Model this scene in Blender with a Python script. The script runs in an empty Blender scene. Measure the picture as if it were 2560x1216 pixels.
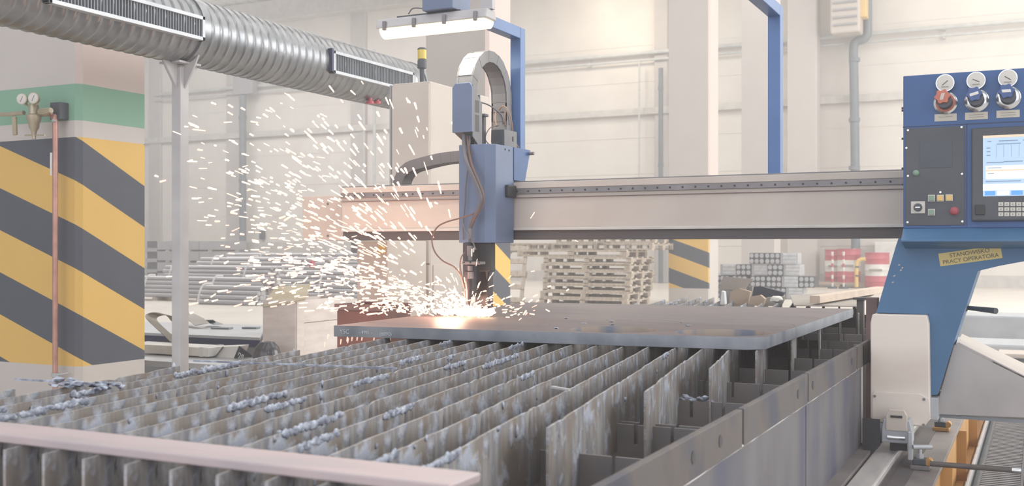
import bpy, bmesh, math, random
from mathutils import Vector, Matrix, noise
PI = math.pi
R = random.Random(7)
scene = bpy.context.scene
col = scene.collection

# ------------------------------------------------------------------ camera
YAW = math.radians(26.35); FPX = 2665.0; CAMH = 1.05; HORY = 620.0
cd = bpy.data.cameras.new('camera'); cam = bpy.data.objects.new('camera', cd); col.objects.link(cam)
cam.location = (0, 0, CAMH); cam.rotation_euler = (PI/2, 0, YAW)
cd.sensor_width = 36; cd.lens = 36*FPX/2560; cd.shift_y = (HORY-608)/2560
cd.clip_start = .05; cd.clip_end = 200
cd.dof.use_dof = True; cd.dof.focus_distance = 4.5; cd.dof.aperture_fstop = 5.6
scene.camera = cam
FX, FY = -math.sin(YAW), math.cos(YAW); RX, RY = math.cos(YAW), math.sin(YAW)
def ray(px, py):
    a = (px-1280)/FPX
    return Vector((FX+a*RX, FY+a*RY, (HORY-py)/FPX))
O = Vector((0, 0, CAMH))
def onY(px, py, y): d = ray(px, py); return O+d*(y/d.y)
def onX(px, py, x): d = ray(px, py); return O+d*(x/d.x)
def onZ(px, py, z): d = ray(px, py); return O+d*((z-CAMH)/d.z)

# ------------------------------------------------------------------ world and light
def lin(c):
    return tuple(((v/255)/12.92 if v/255 <= .04045 else ((v/255+.055)/1.055)**2.4) for v in c)+(1,)
w = bpy.data.worlds.new('world'); scene.world = w; w.use_nodes = True
bg = w.node_tree.nodes['Background']; bg.inputs[0].default_value = (.90, .93, 1.0, 1); bg.inputs[1].default_value = .8
scene.view_settings.view_transform = 'Standard'; scene.view_settings.look = 'None'
scene.view_settings.exposure = 0.0; scene.view_settings.gamma = 1; scene.view_settings.use_curve_mapping = False
def area(name, loc, rot, sx, sy, power, c=(1, 1, 1)):
    l = bpy.data.lights.new(name, 'AREA'); l.shape = 'RECTANGLE'; l.size = sx; l.size_y = sy; l.energy = power; l.color = c
    o = bpy.data.objects.new(name, l); o.location = loc; o.rotation_euler = rot; col.objects.link(o); return o
area('overhead_fill_near', (-3, 2, 9.3), (0, 0, 0), 12, 9, 420, (1, .97, .95))  # this and the next three: added fill panels under the closed roof
area('overhead_fill_middle', (-8, 13, 9.3), (0, 0, 0), 24, 7, 1150, (1, .96, .93))
area('overhead_fill_left', (-24, 22, 9.3), (0, 0, 0), 14, 9, 1700, (1, .97, .95))  # added to even out the left of the hall
area('overhead_fill_far', (-10, 24, 9.3), (0, 0, 0), 30, 7, 1500, (1, .95, .92))
area('gate_daylight', (9.5, 18.5, 5.6), (0, math.radians(64), 0), 7, 14, 2900, (1, .98, .93))
area('window_daylight', (8, 3.5, 4.6), (0, math.radians(76), 0), 6, 9, 560, (1, .98, .97))
area('front_fill', (-1, -5.4, 4.2), (math.radians(-82), 0, math.radians(180)), 16, 7, 500, (.95, .96, 1))  # added soft fill from behind the camera, no gate stands there

# ------------------------------------------------------------------ materials
def nodes(name):
    m = bpy.data.materials.new(name); m.use_nodes = True
    return m, m.node_tree.nodes, m.node_tree.links, m.node_tree.nodes['Principled BSDF']
def paint(name, c1, c2=None, rough=.5, metal=0, scale=6, stretch=(1, 1, 1), bump=0, lo=.35, hi=.65, detail=5, spec=.5, c3=None):
    m, N, L, P = nodes(name)
    P.inputs['Roughness'].default_value = rough; P.inputs['Metallic'].default_value = metal
    P.inputs['Specular IOR Level'].default_value = spec
    c2 = c2 or tuple(v*.93 for v in c1)
    tc = N.new('ShaderNodeTexCoord'); mp = N.new('ShaderNodeMapping'); mp.inputs['Scale'].default_value = stretch
    nz = N.new('ShaderNodeTexNoise'); nz.inputs['Scale'].default_value = scale; nz.inputs['Detail'].default_value = detail
    rp = N.new('ShaderNodeValToRGB')
    rp.color_ramp.elements[0].position = lo; rp.color_ramp.elements[0].color = lin(c1)
    rp.color_ramp.elements[1].position = hi; rp.color_ramp.elements[1].color = lin(c2)
    if c3:
        e = rp.color_ramp.elements.new((lo+hi)/2); e.color = lin(c3)
    L.new(tc.outputs['Object'], mp.inputs[0]); L.new(mp.outputs[0], nz.inputs['Vector']); L.new(nz.outputs[0], rp.inputs[0])
    L.new(rp.outputs[0], P.inputs['Base Color'])
    if bump:
        b = N.new('ShaderNodeBump'); b.inputs['Strength'].default_value = bump; b.inputs['Distance'].default_value = .01
        L.new(nz.outputs[0], b.inputs['Height']); L.new(b.outputs[0], P.inputs['Normal'])
    return m
def emit(name, c, s):
    m, N, L, P = nodes(name)
    P.inputs['Base Color'].default_value = lin(c); P.inputs['Emission Color'].default_value = lin(c); P.inputs['Emission Strength'].default_value = s
    return m
M = {}
M['wall'] = paint('wall_cladding', (226, 220, 214), (220, 213, 207), .75, scale=1.2, spec=.2)
M['wall_trim'] = paint('cladding_trim', (208, 204, 199), rough=.6)
M['wall_low'] = paint('plinth_grey', (205, 200, 196), rough=.7)
M['ceiling'] = paint('roof_sheet', (205, 207, 203), (196, 199, 196), .6)
M['concrete'] = paint('column_concrete', (196, 190, 188), (188, 182, 180), .85, scale=2, bump=.05, spec=.2)
M['floor'] = paint('floor_concrete', (224, 216, 206), (210, 202, 193), .35, scale=.9, spec=.5)
M['pipe_dark'] = paint('dark_pipe', (120, 128, 136), rough=.5)
M['pipe_pale'] = paint('pale_pipe', (200, 202, 202), rough=.5)
M['galv'] = paint('galvanised_steel', (150, 152, 156), (132, 135, 140), .34, .8, scale=9)
M['galv_flat'] = paint('zinc_sheet', (188, 191, 196), (174, 178, 184), .45, .3)
M['grille'] = paint('grille_dark', (136, 142, 150), rough=.5)
M['grey_post'] = paint('light_grey_steel', (192, 190, 192), rough=.5)
M['copper'] = paint('copper', (196, 150, 138), (176, 132, 122), .35, .5, scale=12)
M['brass'] = paint('brass', (190, 180, 158), (170, 158, 134), .35, .5)
M['chrome'] = paint('chrome', (215, 217, 220), rough=.18, metal=.9)
M['white'] = paint('white_plastic', (228, 226, 222), rough=.45)
M['offwhite'] = paint('machine_beige', (202, 192, 184), (194, 183, 174), .5, scale=3)
M['beige_dirty'] = paint('worn_beige_paint', (224, 214, 206), (206, 194, 184), .5, scale=3, lo=.45, hi=.75, stretch=(.5, 1, 2))
M['blue'] = paint('blue_machine_paint', (52, 92, 148), (48, 86, 138), .42, scale=4)
M['blue_dark'] = paint('blue_leg_paint', (70, 112, 152), (64, 104, 142), .45, scale=4)
M['blue_grey'] = paint('blue_bracket_paint', (112, 128, 158), (104, 118, 146), .5, scale=4)
M['blue_tube'] = paint('blue_tube_paint', (84, 120, 174), (78, 112, 164), .4, scale=4)
M['dark'] = paint('charcoal_panel', (82, 86, 94), (74, 78, 86), .5, scale=8)
M['black'] = paint('black_plastic', (52, 54, 60), rough=.5)
M['channel'] = paint('beam_channel', (84, 83, 88), (94, 86, 85), .55, scale=3, stretch=(.4, 1, 3))
M['railstrip'] = paint('gear_rack', (140, 136, 138), (124, 120, 122), .45, .3, scale=6)
M['chain'] = paint('chain_plastic', (122, 121, 124), (112, 111, 115), .55, scale=5)
M['chain_dark'] = paint('chain_plastic_dark', (112, 109, 112), (104, 101, 104), .55, scale=5)
M['hose'] = paint('rubber_hose', (112, 110, 116), rough=.55)
M['hose_brown'] = paint('brown_hose', (122, 98, 92), rough=.55)
M['hose_tan'] = paint('tan_hose', (168, 134, 112), rough=.55)
M['steel_dark'] = paint('dark_torch_steel', (72, 70, 76), rough=.4, metal=.4)
M['yellow'] = paint('yellow_paint', (226, 190, 118), (218, 182, 110), .55, scale=4)
M['yellow_lens'] = paint('amber_lens', (222, 196, 92), rough=.3)
M['red'] = paint('red_paint', (198, 92, 104), (188, 84, 98), .45)
M['red_btn'] = paint('red_button', (168, 78, 88), rough=.4)
M['orange'] = paint('orange_steel', (200, 152, 88), (186, 138, 78), .55, scale=5)
M['green_btn'] = paint('green_button', (132, 160, 140), rough=.4)
M['rust'] = paint('rusty_post', (128, 106, 104), (112, 92, 90), .7, scale=9)
M['brown'] = paint('brown_scrap_bin', (126, 88, 82), (110, 78, 74), .7, scale=8)
M['wood_pale'] = paint('pale_crate_wood', (222, 212, 207), (208, 196, 190), .75, scale=5, stretch=(1, 1, 4))
M['wood_lid'] = paint('lid_board', (200, 188, 164), (188, 174, 148), .75, scale=5)
M['pallet'] = paint('pallet_wood', (206, 194, 180), (176, 162, 148), .8, scale=7, stretch=(4, 1, 1))
M['plank'] = paint('plank_wood', (214, 198, 182), (200, 182, 166), .75, scale=7)
M['card'] = paint('cardboard', (184, 166, 150), (170, 150, 134), .85, scale=5)
M['card_grey'] = paint('grey_cardboard', (170, 163, 156), (158, 150, 144), .85, scale=5)
M['tube_steel'] = paint('tube_steel', (200, 198, 200), (178, 176, 180), .45, .2, scale=2, stretch=(.3, 3, 3))
M['strap'] = paint('white_strap', (226, 226, 226), rough=.5)
M['block_grey'] = paint('grey_container', (158, 158, 162), (150, 150, 154), .7)
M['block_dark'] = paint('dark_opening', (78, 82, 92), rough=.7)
M['navy'] = paint('navy_edge', (50, 56, 92), rough=.5)
M['sheet'] = paint('sheet_steel', (186, 188, 192), (170, 173, 178), .35, .5, scale=3)
M['khaki'] = paint('strip_steel', (140, 132, 122), (120, 114, 106), .45, .3)
M['wrap'] = paint('silver_wrap', (196, 199, 204), (180, 184, 190), .3, .3, scale=14)
M['blackfilm'] = paint('black_film', (74, 76, 82), rough=.15)
M['bar_dark'] = paint('dark_bar_wrap', (58, 62, 72), rough=.5)
M['bar_end'] = paint('bar_end', (178, 180, 186), rough=.4)
M['side'] = paint('table_side_steel', (88, 88, 94), (68, 70, 84), .6, .1, scale=5, stretch=(1, 1, .6), bump=.1, c3=(96, 89, 86))
M['panel_side'] = paint('table_panel_steel', (108, 108, 116), (74, 76, 98), .5, .12, scale=4, stretch=(1, 1.2, .35), bump=.08, c3=(98, 96, 102))
M['weld'] = paint('bright_weld', (214, 212, 212), rough=.35, metal=.4)
M['cross'] = paint('holder_plate_steel', (142, 130, 122), (120, 116, 118), .65, .05, scale=5)
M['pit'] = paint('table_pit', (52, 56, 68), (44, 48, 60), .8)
M['slag'] = paint('slag', (188, 196, 212), (128, 134, 150), .5, .1, scale=40, lo=.35, hi=.6, bump=.6)
M['plate'] = paint('mill_scale_plate', (112, 97, 99), (96, 88, 92), .5, .1, scale=3, stretch=(1, 2.5, 1), c3=(105, 96, 100))
M['plate_edge'] = paint('plate_edge', (152, 156, 164), (124, 130, 140), .5, .1, scale=9)
M['hole_wall'] = paint('cut_hole_wall', (168, 154, 143), (118, 126, 142), .5, .1, scale=4, stretch=(2, 2, .2), lo=.45, hi=.6)
M['bar'] = paint('flat_bar', (184, 172, 175), (172, 162, 166), .5, .1, scale=3, stretch=(1, 4, 1), c3=(184, 168, 170))
M['rail'] = paint('rail_steel', (196, 192, 190), (176, 172, 172), .4, .2, scale=4, stretch=(4, 1, 1))
M['bed'] = paint('bed_plate', (142, 134, 132), (124, 118, 118), .5, .3, scale=6)
M['keys'] = paint('keypad_keys', (208, 204, 196), rough=.5)
M['plate_label'] = paint('label_plate', (206, 200, 188), rough=.5)
M['ink'] = paint('label_ink', (92, 88, 78), rough=.6)
M['ink_pale'] = paint('faint_print', (160, 156, 148), rough=.6)
M['sticker'] = paint('yellow_sticker', (214, 194, 130), (206, 186, 122), .5)
M['chalk'] = paint('chalk', (192, 198, 206), rough=.9)
M['gauge'] = paint('gauge_face', (214, 210, 204), rough=.3)
M['knob_blue'] = paint('blue_knob', (64, 92, 150), rough=.35)
M['knob_red'] = paint('orange_knob', (196, 112, 92), rough=.4)
M['screen'] = emit('screen_blue', (172, 196, 222), .45)
M['screen_w'] = emit('screen_white', (240, 240, 232), .55)
M['screen_b'] = emit('screen_tab', (96, 156, 216), .5)
M['screen_d'] = emit('screen_text', (120, 138, 160), .4)
M['screen_o'] = emit('screen_orange', (222, 196, 172), .5)
M['tube_lit'] = emit('lamp_diffuser', (255, 246, 210), 1.15)
M['spark'] = emit('hot_spark', (255, 214, 186), 1.35)
M['spark_pink'] = emit('cooling_spark', (255, 190, 172), 1.2)
M['arc'] = emit('cutting_arc', (255, 232, 190), 4.0)
M['highbay'] = emit('high_bay_glow', (255, 244, 214), 5)

def mat_slat():
    m, N, L, P = nodes('slat_steel')
    P.inputs['Roughness'].default_value = .6; P.inputs['Metallic'].default_value = .05
    tc = N.new('ShaderNodeTexCoord')
    def nz(stretch, sc, det=4):
        mp = N.new('ShaderNodeMapping'); mp.inputs['Scale'].default_value = stretch
        n = N.new('ShaderNodeTexNoise'); n.inputs['Scale'].default_value = sc; n.inputs['Detail'].default_value = det
        L.new(tc.outputs['Object'], mp.inputs[0]); L.new(mp.outputs[0], n.inputs['Vector']); return n
    def ramp(n, a, b):
        r = N.new('ShaderNodeValToRGB'); r.color_ramp.elements[0].position = a; r.color_ramp.elements[1].position = b
        L.new(n.outputs[0], r.inputs[0]); return r
    a = ramp(nz((9, 1, 1.0), 4), .42, .58); a.color_ramp.elements[0].color = lin((124, 126, 134)); a.color_ramp.elements[1].color = lin((160, 157, 156))
    b = ramp(nz((2.6, 1, 1.2), 3.4), .46, .62)
    mx = N.new('ShaderNodeMixRGB'); mx.inputs[2].default_value = lin((136, 126, 118)); L.new(b.outputs[0], mx.inputs[0]); L.new(a.outputs[0], mx.inputs[1])
    c = ramp(nz((3.2, 1, 3.0), 5, 8), .53, .66)
    mx2 = N.new('ShaderNodeMixRGB'); mx2.inputs[2].default_value = lin((172, 178, 192)); L.new(c.outputs[0], mx2.inputs[0]); L.new(mx.outputs[0], mx2.inputs[1])
    d = ramp(nz((14, 1, 2.5), 5, 3), .66, .70)
    mx3 = N.new('ShaderNodeMixRGB'); mx3.inputs[2].default_value = lin((92, 88, 90)); L.new(d.outputs[0], mx3.inputs[0]); L.new(mx2.outputs[0], mx3.inputs[1])
    L.new(mx3.outputs[0], P.inputs['Base Color'])
    bp = N.new('ShaderNodeBump'); bp.inputs['Strength'].default_value = .35; bp.inputs['Distance'].default_value = .01
    L.new(c.outputs[0], bp.inputs['Height']); L.new(bp.outputs[0], P.inputs['Normal'])
    return m
M['slat'] = mat_slat()

def mat_pillar(name, phase, right_stripes=True, striped=True):
    """object origin is the near-right corner at floor level; x<=0 is the front face, y>=0 the side face"""
    m, N, L, P = nodes(name); P.inputs['Roughness'].default_value = .6; P.inputs['Specular IOR Level'].default_value = .3
    tc = N.new('ShaderNodeTexCoord'); sp = N.new('ShaderNodeSeparateXYZ'); L.new(tc.outputs['Object'], sp.inputs[0])
    def mth(op, a, b):
        n = N.new('ShaderNodeMath'); n.operation = op
        for i, v in enumerate((a, b)):
            if isinstance(v, (int, float)): n.inputs[i].default_value = v
            elif v is not None: L.new(v, n.inputs[i])
        return n.outputs[0]
    x, y, z = sp.outputs
    u = mth('ADD', mth('ADD', z, mth('MULTIPLY', x, .355)), mth('MULTIPLY', y, .5))
    t = mth('DIVIDE', mth('SUBTRACT', 1.752+phase, u), .2815)
    fr = mth('MODULO', mth('ADD', t, 20.0), 2.0)
    isy = mth('GREATER_THAN', fr, 1.0)
    nz = N.new('ShaderNodeTexNoise'); nz.inputs['Scale'].default_value = 2.5; nz.inputs['Detail'].default_value = 6
    L.new(tc.outputs['Object'], nz.inputs['Vector'])
    def mix(f, a, b):
        n = N.new('ShaderNodeMixRGB')
        if isinstance(f, (int, float)): n.inputs[0].default_value = f
        else: L.new(f, n.inputs[0])
        for i, v in ((1, a), (2, b)):
            if isinstance(v, tuple): n.inputs[i].default_value = v
            else: L.new(v, n.inputs[i])
        return n.outputs[0]
    blk = mix(nz.outputs[0], lin((78, 82, 92)), lin((92, 96, 106)))
    yel = mix(nz.outputs[0], lin((224, 184, 106)), lin((212, 174, 98)))
    con = mix(nz.outputs[0], lin((202, 195, 191)), lin((192, 185, 181)))
    s = mix(isy, blk, yel)
    inb = mth('MULTIPLY', mth('GREATER_THAN', z, .289), mth('LESS_THAN', z, 1.76))
    if not right_stripes: inb = mth('MULTIPLY', inb, mth('LESS_THAN', y, .02))  # side stripes left out: daylight washing over them put into the colour
    if not striped: inb = mth('MULTIPLY', inb, 0.0)
    c = mix(inb, con, s)
    if striped:
        g = mth('MULTIPLY', mth('GREATER_THAN', z, 1.867), mth('LESS_THAN', z, 2.102))
        c = mix(g, c, lin((132, 172, 150)))
        c = mix(mth('MULTIPLY', mth('GREATER_THAN', z, 2.102), mth('GREATER_THAN', y, .0)), c, lin((206, 190, 184)))
    L.new(c, P.inputs['Base Color'])
    return m

# ------------------------------------------------------------------ builders
WO = {}
def V(*a): return Vector(a)
class MB:
    def __init__(s): s.b = bmesh.new()
    def box(s, x0, x1, y0, y1, z0, z1):
        vs = [s.b.verts.new((x, y, z)) for x in (x0, x1) for y in (y0, y1) for z in (z0, z1)]
        for f in ((0, 1, 3, 2), (4, 6, 7, 5), (0, 4, 5, 1), (2, 3, 7, 6), (0, 2, 6, 4), (1, 5, 7, 3)): s.b.faces.new([vs[i] for i in f])
        return s
    def obox(s, c, ax, ay, az):
        """centre and three half-axis vectors"""
        c, ax, ay, az = map(Vector, (c, ax, ay, az))
        vs = [s.b.verts.new(c+i*ax+j*ay+k*az) for i in (-1, 1) for j in (-1, 1) for k in (-1, 1)]
        for f in ((0, 1, 3, 2), (4, 6, 7, 5), (0, 4, 5, 1), (2, 3, 7, 6), (0, 2, 6, 4), (1, 5, 7, 3)): s.b.faces.new([vs[i] for i in f])
        return s
    def prism(s, pts, ext):
        pts = [Vector(p) for p in pts]; e = Vector(ext)
        a = [s.b.verts.new(p) for p in pts]; b = [s.b.verts.new(p+e) for p in pts]
        s.b.faces.new(a); s.b.faces.new(b[::-1]); n = len(a)
        for i in range(n): s.b.faces.new([a[i], b[i], b[(i+1) % n], a[(i+1) % n]])
        return s
    def quad(s, pts): s.b.faces.new([s.b.verts.new(p) for p in pts]); return s
    def tube(s, pts, r, n=8, cap=True, closed=False):
        pts = [Vector(p) for p in pts]; m = len(pts)
        rr = r if isinstance(r, (list, tuple)) else [r]*m
        t0 = (pts[1]-pts[0]).normalized()
        up = Vector((0, 0, 1)) if abs(t0.z) < .9 else Vector((1, 0, 0))
        nrm = t0.cross(up).normalized(); rings = []
        for i, p in enumerate(pts):
            t = (pts[min(i+1, m-1)]-pts[max(i-1, 0)]).normalized()
            nrm = (nrm-t*nrm.dot(t)).normalized(); bi = t.cross(nrm)
            rings.append([s.b.verts.new(p+(nrm*math.cos(2*PI*k/n)+bi*math.sin(2*PI*k/n))*rr[i]) for k in range(n)])
        for i in range(m-1):
            for k in range(n): s.b.faces.new([rings[i][k], rings[i][(k+1) % n], rings[i+1][(k+1) % n], rings[i+1][k]])
        if cap: s.b.faces.new(rings[0][::-1]); s.b.faces.new(rings[-1])
        return s
    def cyl(s, p0, p1, r, n=20, r2=None): return s.tube([p0, p1], [r, r if r2 is None else r2], n)
    def lathe(s, c, axis, prof, n=24):
        """prof: list of (distance along axis, radius)"""
        c = Vector(c); a = Vector(axis).normalized()
        return s.tube_raw([c+a*d for d, r in prof], [max(r, 1e-4) for d, r in prof], a, n)
    def tube_raw(s, pts, rr, a, n):
        up = Vector((0, 0, 1)) if abs(a.z) < .9 else Vector((1, 0, 0))
        u = a.cross(up).normalized(); v = a.cross(u)
        rings = [[s.b.verts.new(p+(u*math.cos(2*PI*k/n)+v*math.sin(2*PI*k/n))*r) for k in range(n)] for p, r in zip(pts, rr)]
        for i in range(len(pts)-1):
            for k in range(n): s.b.faces.new([rings[i][k], rings[i][(k+1) % n], rings[i+1][(k+1) % n], rings[i+1][k]])
        s.b.faces.new(rings[0][::-1]); s.b.faces.new(rings[-1]); return s
    def blob(s, c, r, rnd=R, sx=1, sy=1, sz=1, sub=1, amp=.3):
        g = bmesh.ops.create_icosphere(s.b, subdivisions=sub, radius=1)
        for v in g['verts']:
            k = r*(1+rnd.uniform(-amp, amp)); v.co = Vector(c)+Vector((v.co.x*k*sx, v.co.y*k*sy, v.co.z*k*sz))
        return s
    def build(s, name, mat, parent=None, bevel=0, smooth=False, origin=None, segs=2):
        bmesh.ops.recalc_face_normals(s.b, faces=s.b.faces)
        xs = [v.co for v in s.b.verts]
        lo = Vector([min(c[i] for c in xs) for i in range(3)]); hi = Vector([max(c[i] for c in xs) for i in range(3)])
        o0 = Vector(origin) if origin is not None else ((lo+hi)/2 if parent else Vector(((lo.x+hi.x)/2, (lo.y+hi.y)/2, lo.z)))
        for v in s.b.verts: v.co -= o0
        me = bpy.data.meshes.new(name); s.b.to_mesh(me); s.b.free()
        return link(name, me, mat, parent, o0, bevel, smooth, segs)
def link(name, me, mat, parent, o0, bevel=0, smooth=False, segs=2):
    if mat:
        me.materials.clear(); me.materials.append(M[mat] if isinstance(mat, str) else mat)
    if smooth:
        for p in me.polygons: p.use_smooth = True
        try: me.set_sharp_from_angle(angle=math.radians(40))
        except Exception: pass
    o = bpy.data.objects.new(name, me); col.objects.link(o)
    if parent: o.parent = parent; o.location = o0-WO[parent]
    else: o.location = o0
    WO[o] = Vector(o0)
    if bevel:
        b = o.modifiers.new('bevel', 'BEVEL'); b.width = bevel; b.segments = segs; b.limit_method = 'ANGLE'; b.angle_limit = math.radians(40)
    return o
def tag(o, label=None, cat=None, group=None, kind=None):
    if label: o['label'] = label
    if cat: o['category'] = cat
    if group: o['group'] = group
    if kind: o['kind'] = kind
    return o
def thing(name, label, cat, loc=(0, 0, 0), group=None):
    o = bpy.data.objects.new(name, None); col.objects.link(o); o.location = loc; o.empty_display_size = .1
    WO[o] = Vector(loc); return tag(o, label, cat, group)
def struct(o): o['kind'] = 'structure'; return o
def copy_tree(o, parent=None):
    c = o.copy(); col.objects.link(c)
    if parent: c.parent = parent
    WO[c] = WO[o]
    for ch in [x for x in WO if x.parent == o and x is not c]: copy_tree(ch, c)
    return c
def spline(pts, n=8):
    """Catmull-Rom through pts"""
    P = [Vector(p) for p in pts]; P = [P[0]*2-P[1]]+P+[P[-1]*2-P[-2]]; out = []
    for i in range(1, len(P)-2):
        for k in range(n):
            t = k/n; a, b, c, d = P[i-1:i+3]
            out.append(.5*((2*b)+(c-a)*t+(2*a-5*b+4*c-d)*t*t+(3*b-a-3*c+d)*t**3))
    out.append(P[-2]); return out
def text_mesh(name, txt, size, mat, parent, origin, xdir, zdir, extrude=.0006, shear=0):
    c = bpy.data.curves.new('t', 'FONT'); c.body = txt; c.size = size; c.extrude = extrude; c.align_x = 'CENTER'; c.align_y = 'CENTER'
    t = bpy.data.objects.new('t', c); col.objects.link(t)
    dg = bpy.context.evaluated_depsgraph_get(); me = bpy.data.meshes.new_from_object(t.evaluated_get(dg))
    bpy.data.objects.remove(t)
    xd = Vector(xdir).normalized(); zd = Vector(zdir).normalized(); nd = xd.cross(zd)
    mt = Matrix((xd, zd, nd)).transposed().to_4x4(); me.transform(mt); me.name = name
    return link(name, me, mat, parent, Vector(origin))

# ------------------------------------------------------------------ the hall
YW = 30.8; ZC = 9.95
struct(MB().box(-45, 10, -6, YW+.2, -.1, 0).build('floor', 'floor'))
b = MB()
for i in range(110):                       # trapezoidal roof sheet
    x = -45+i*.5; b.prism([(x, -6, ZC), (x+.2, -6, ZC), (x+.25, -6, ZC+.06), (x+.45, -6, ZC+.06), (x+.5, -6, ZC), (x+.5, -6, ZC+.12), (x, -6, ZC+.12)], (0, YW+6.2, 0))
struct(b.build('ceiling', 'ceiling'))
b = MB(); b.box(-45, 10, YW, YW+.2, 0, ZC)
for z in (1.1, 2.2, 3.3, 4.4, 6.1, 7.2, 8.3): b.box(-45, 10, YW-.012, YW+.01, z, z+.03)
struct(b.build('wall_back', 'wall'))
struct(MB().box(-45.2, -45, -6, YW, 0, ZC).build('wall_left', 'wall'))
b = MB(); b.box(10, 10.2, -6, 8, 0, ZC); b.box(10, 10.2, 8, YW, 8.6, ZC); b.box(10, 10.2, 28.5, YW, 0, 8.6)
struct(b.build('wall_right', 'wall'))
struct(MB().box(-45, 10, YW-.06, YW, 0, .32).build('baseboard_back', 'wall_low'))
struct(MB().box(-45, 10, YW-.16, YW-.012, 5.08, 5.29).build('trim_1', 'wall_trim', bevel=.02))
struct(MB().box(-45, 10, YW-.5, YW-.012, ZC-.75, ZC-.05).build('trim_2', 'wall_trim', bevel=.02))
struct(MB().box(-26.2, -17.5, YW-.10, YW-.012, .32, 1.25).build('trim_3', 'wall_low'))

def wall_pipe(z, r, x0, x1, label):
    t = thing('conduit', label, 'conduit', (x0, YW-.14, z))
    MB().cyl((x0, YW-.18, z), (x1, YW-.18, z), r, 8).build('pipe', 'pipe_pale', t, smooth=True)
    for k in range(int((x1-x0)/3.4)):
        x = x0+1+k*3.4; MB().box(x-.03, x+.03, YW-.19, YW-.005, z-.07, z+.07).build('bracket', 'pipe_pale', t)
wall_pipe(6.94, .06, -30.5, 9, 'upper pale conduit running level along the back wall')
wall_pipe(6.72, .035, -30.5, 9, 'thin lower conduit just beneath the upper one on the back wall')

def wall_column(px0, px1, label, mat='concrete'):
    a, c = onY(px0, 600, YW-.3), onY(px1, 600, YW-.3)
    o = MB().box(a.x, c.x, YW-.10, YW-.013, 0, ZC-.1).build('wall_column', mat, bevel=.02)
    tag(o, label, 'column')
wall_column(362, 392, 'pale engaged column on the back wall beside the near striped pillar')
wall_column(556, 598, 'pale engaged column on the back wall left of the dark downpipe')
wall_column(868, 905, 'pale engaged column on the back wall left of the tall cabinet')
wall_column(1630, 1663, 'pale engaged column on the back wall left of the striped middle pillar')

def downpipe(pxs, w, label, mat='pipe_dark', z0=0.0, z1=ZC-.1, Y=YW-.42):
    p = onY(pxs, 600, Y); t = thing('downpipe', label, 'pipe', (p.x, Y, z0))
    MB().cyl((p.x, Y, z0), (p.x, Y, z1), w, 14).build('pipe', mat, t, smooth=True)
    for k in range(3):
        z = z0+1.2+k*2.3
        if z < z1: MB().cyl((p.x, Y, z-.05), (p.x, Y, z+.05), w*1.2, 14).build('clamp', mat, t)
    return p
p = downpipe(607, .125, 'dark slate downpipe standing on the back wall behind the sparks', z1=6.6)
MB_ = MB().box(p.x-.35, p.x+.55, YW-.55, YW-.27, 6.62, 7.35).build('junction_box', 'block_grey', bevel=.02)
tag(MB_, 'grey box above the dark slate downpipe on the back wall', 'box')
downpipe(936, .05, 'thin grey-green pipe on the back wall just left of the tall cabinet', 'pipe_pale', z1=7.8)
downpipe(910, .03, 'thinnest pale pipe on the back wall next to the engaged column', 'pipe_pale', z1=7.2)
downpipe(1652, .07, 'grey pipe running up the back wall left of the striped middle pillar', 'pipe_dark', z1=6.4)
downpipe(1598, .03, 'thin pale pipe dropping down the back wall from the conduits', 'pipe_pale', z1=6.7)
# S-bent dark downpipe
Y = YW-.4; t = thing('downpipe', 'dark S-bent downpipe on the back wall left of the console', 'pipe', (-4.6, Y, 0))
pts = [onY(2169, -60, Y), onY(2169, 60, Y), onY(2168, 84, Y), onY(2158, 98, Y), onY(2142, 104, Y), onY(2134, 122, Y), onY(2135, 200, Y), onY(2138, 430, Y), onY(2139, 640, Y), onY(2140, 695, Y)]
MB().tube(spline(pts, 5), .12, 14).build('pipe', 'pipe_dark', t, smooth=True)
for y in (150, 300, 420): c = onY(2136, y, Y); MB().cyl(c-V(0, 0, .05), c+V(0, 0, .05), .15, 14).build('clamp', 'pipe_dark', t)
# heater on the wall above pillar row
Y = 29.6; t = thing('unit_heater', 'pale air heater unit hanging high on the back wall beside the S-bent pipe', 'heater', onY(2110, 90, Y))
a, c = onY(2075, 85, Y), onY(2150, -80, Y)
MB().box(a.x, c.x, Y, Y+.6, a.z, c.z).build('housing', 'offwhite', t, bevel=.05)
for i in range(6): z = a.z+.2+i*.2; MB().box(a.x+.08, c.x-.08, Y-.05, Y+.02, z, z+.05).build('louvre', 'block_grey', t)
MB().box(c.x-.1, c.x+.15, Y+.1, Y+.5, a.z+.4, a.z+1.1).build('burner', 'yellow', t, bevel=.03)
for px, py in ((1508, -14), (2500, -190)):
    p = onY(px, py, 28.5); t = thing('high_bay_lamp', 'warm high bay lamp under the roof above the beam' if px < 2000 else 'warm high bay lamp under the roof above the console', 'lamp', p)
    MB().lathe(p, (0, 0, 1), [(0, .24), (.03, .25), (.2, .2), (.35, .08), (.45, .06)], 20).build('reflector', 'galv_flat', t, smooth=True)
    MB().cyl(p-V(0, 0, .02), p+V(0, 0, .01), .22, 20).build('lens', 'highbay', t)
    MB().cyl(p+V(0, 0, .4), (p.x, p.y, ZC), .015, 6).build('hanger', 'pipe_pale', t)
    l = bpy.data.lights.new('high_bay_light', 'POINT'); l.energy = 200 if px < 2000 else 110; l.color = (1, .86, .66); l.shadow_soft_size = .3
    lo = bpy.data.objects.new('high_bay_light', l); lo.location = p-V(0, 0, .4); col.objects.link(lo)

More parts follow.
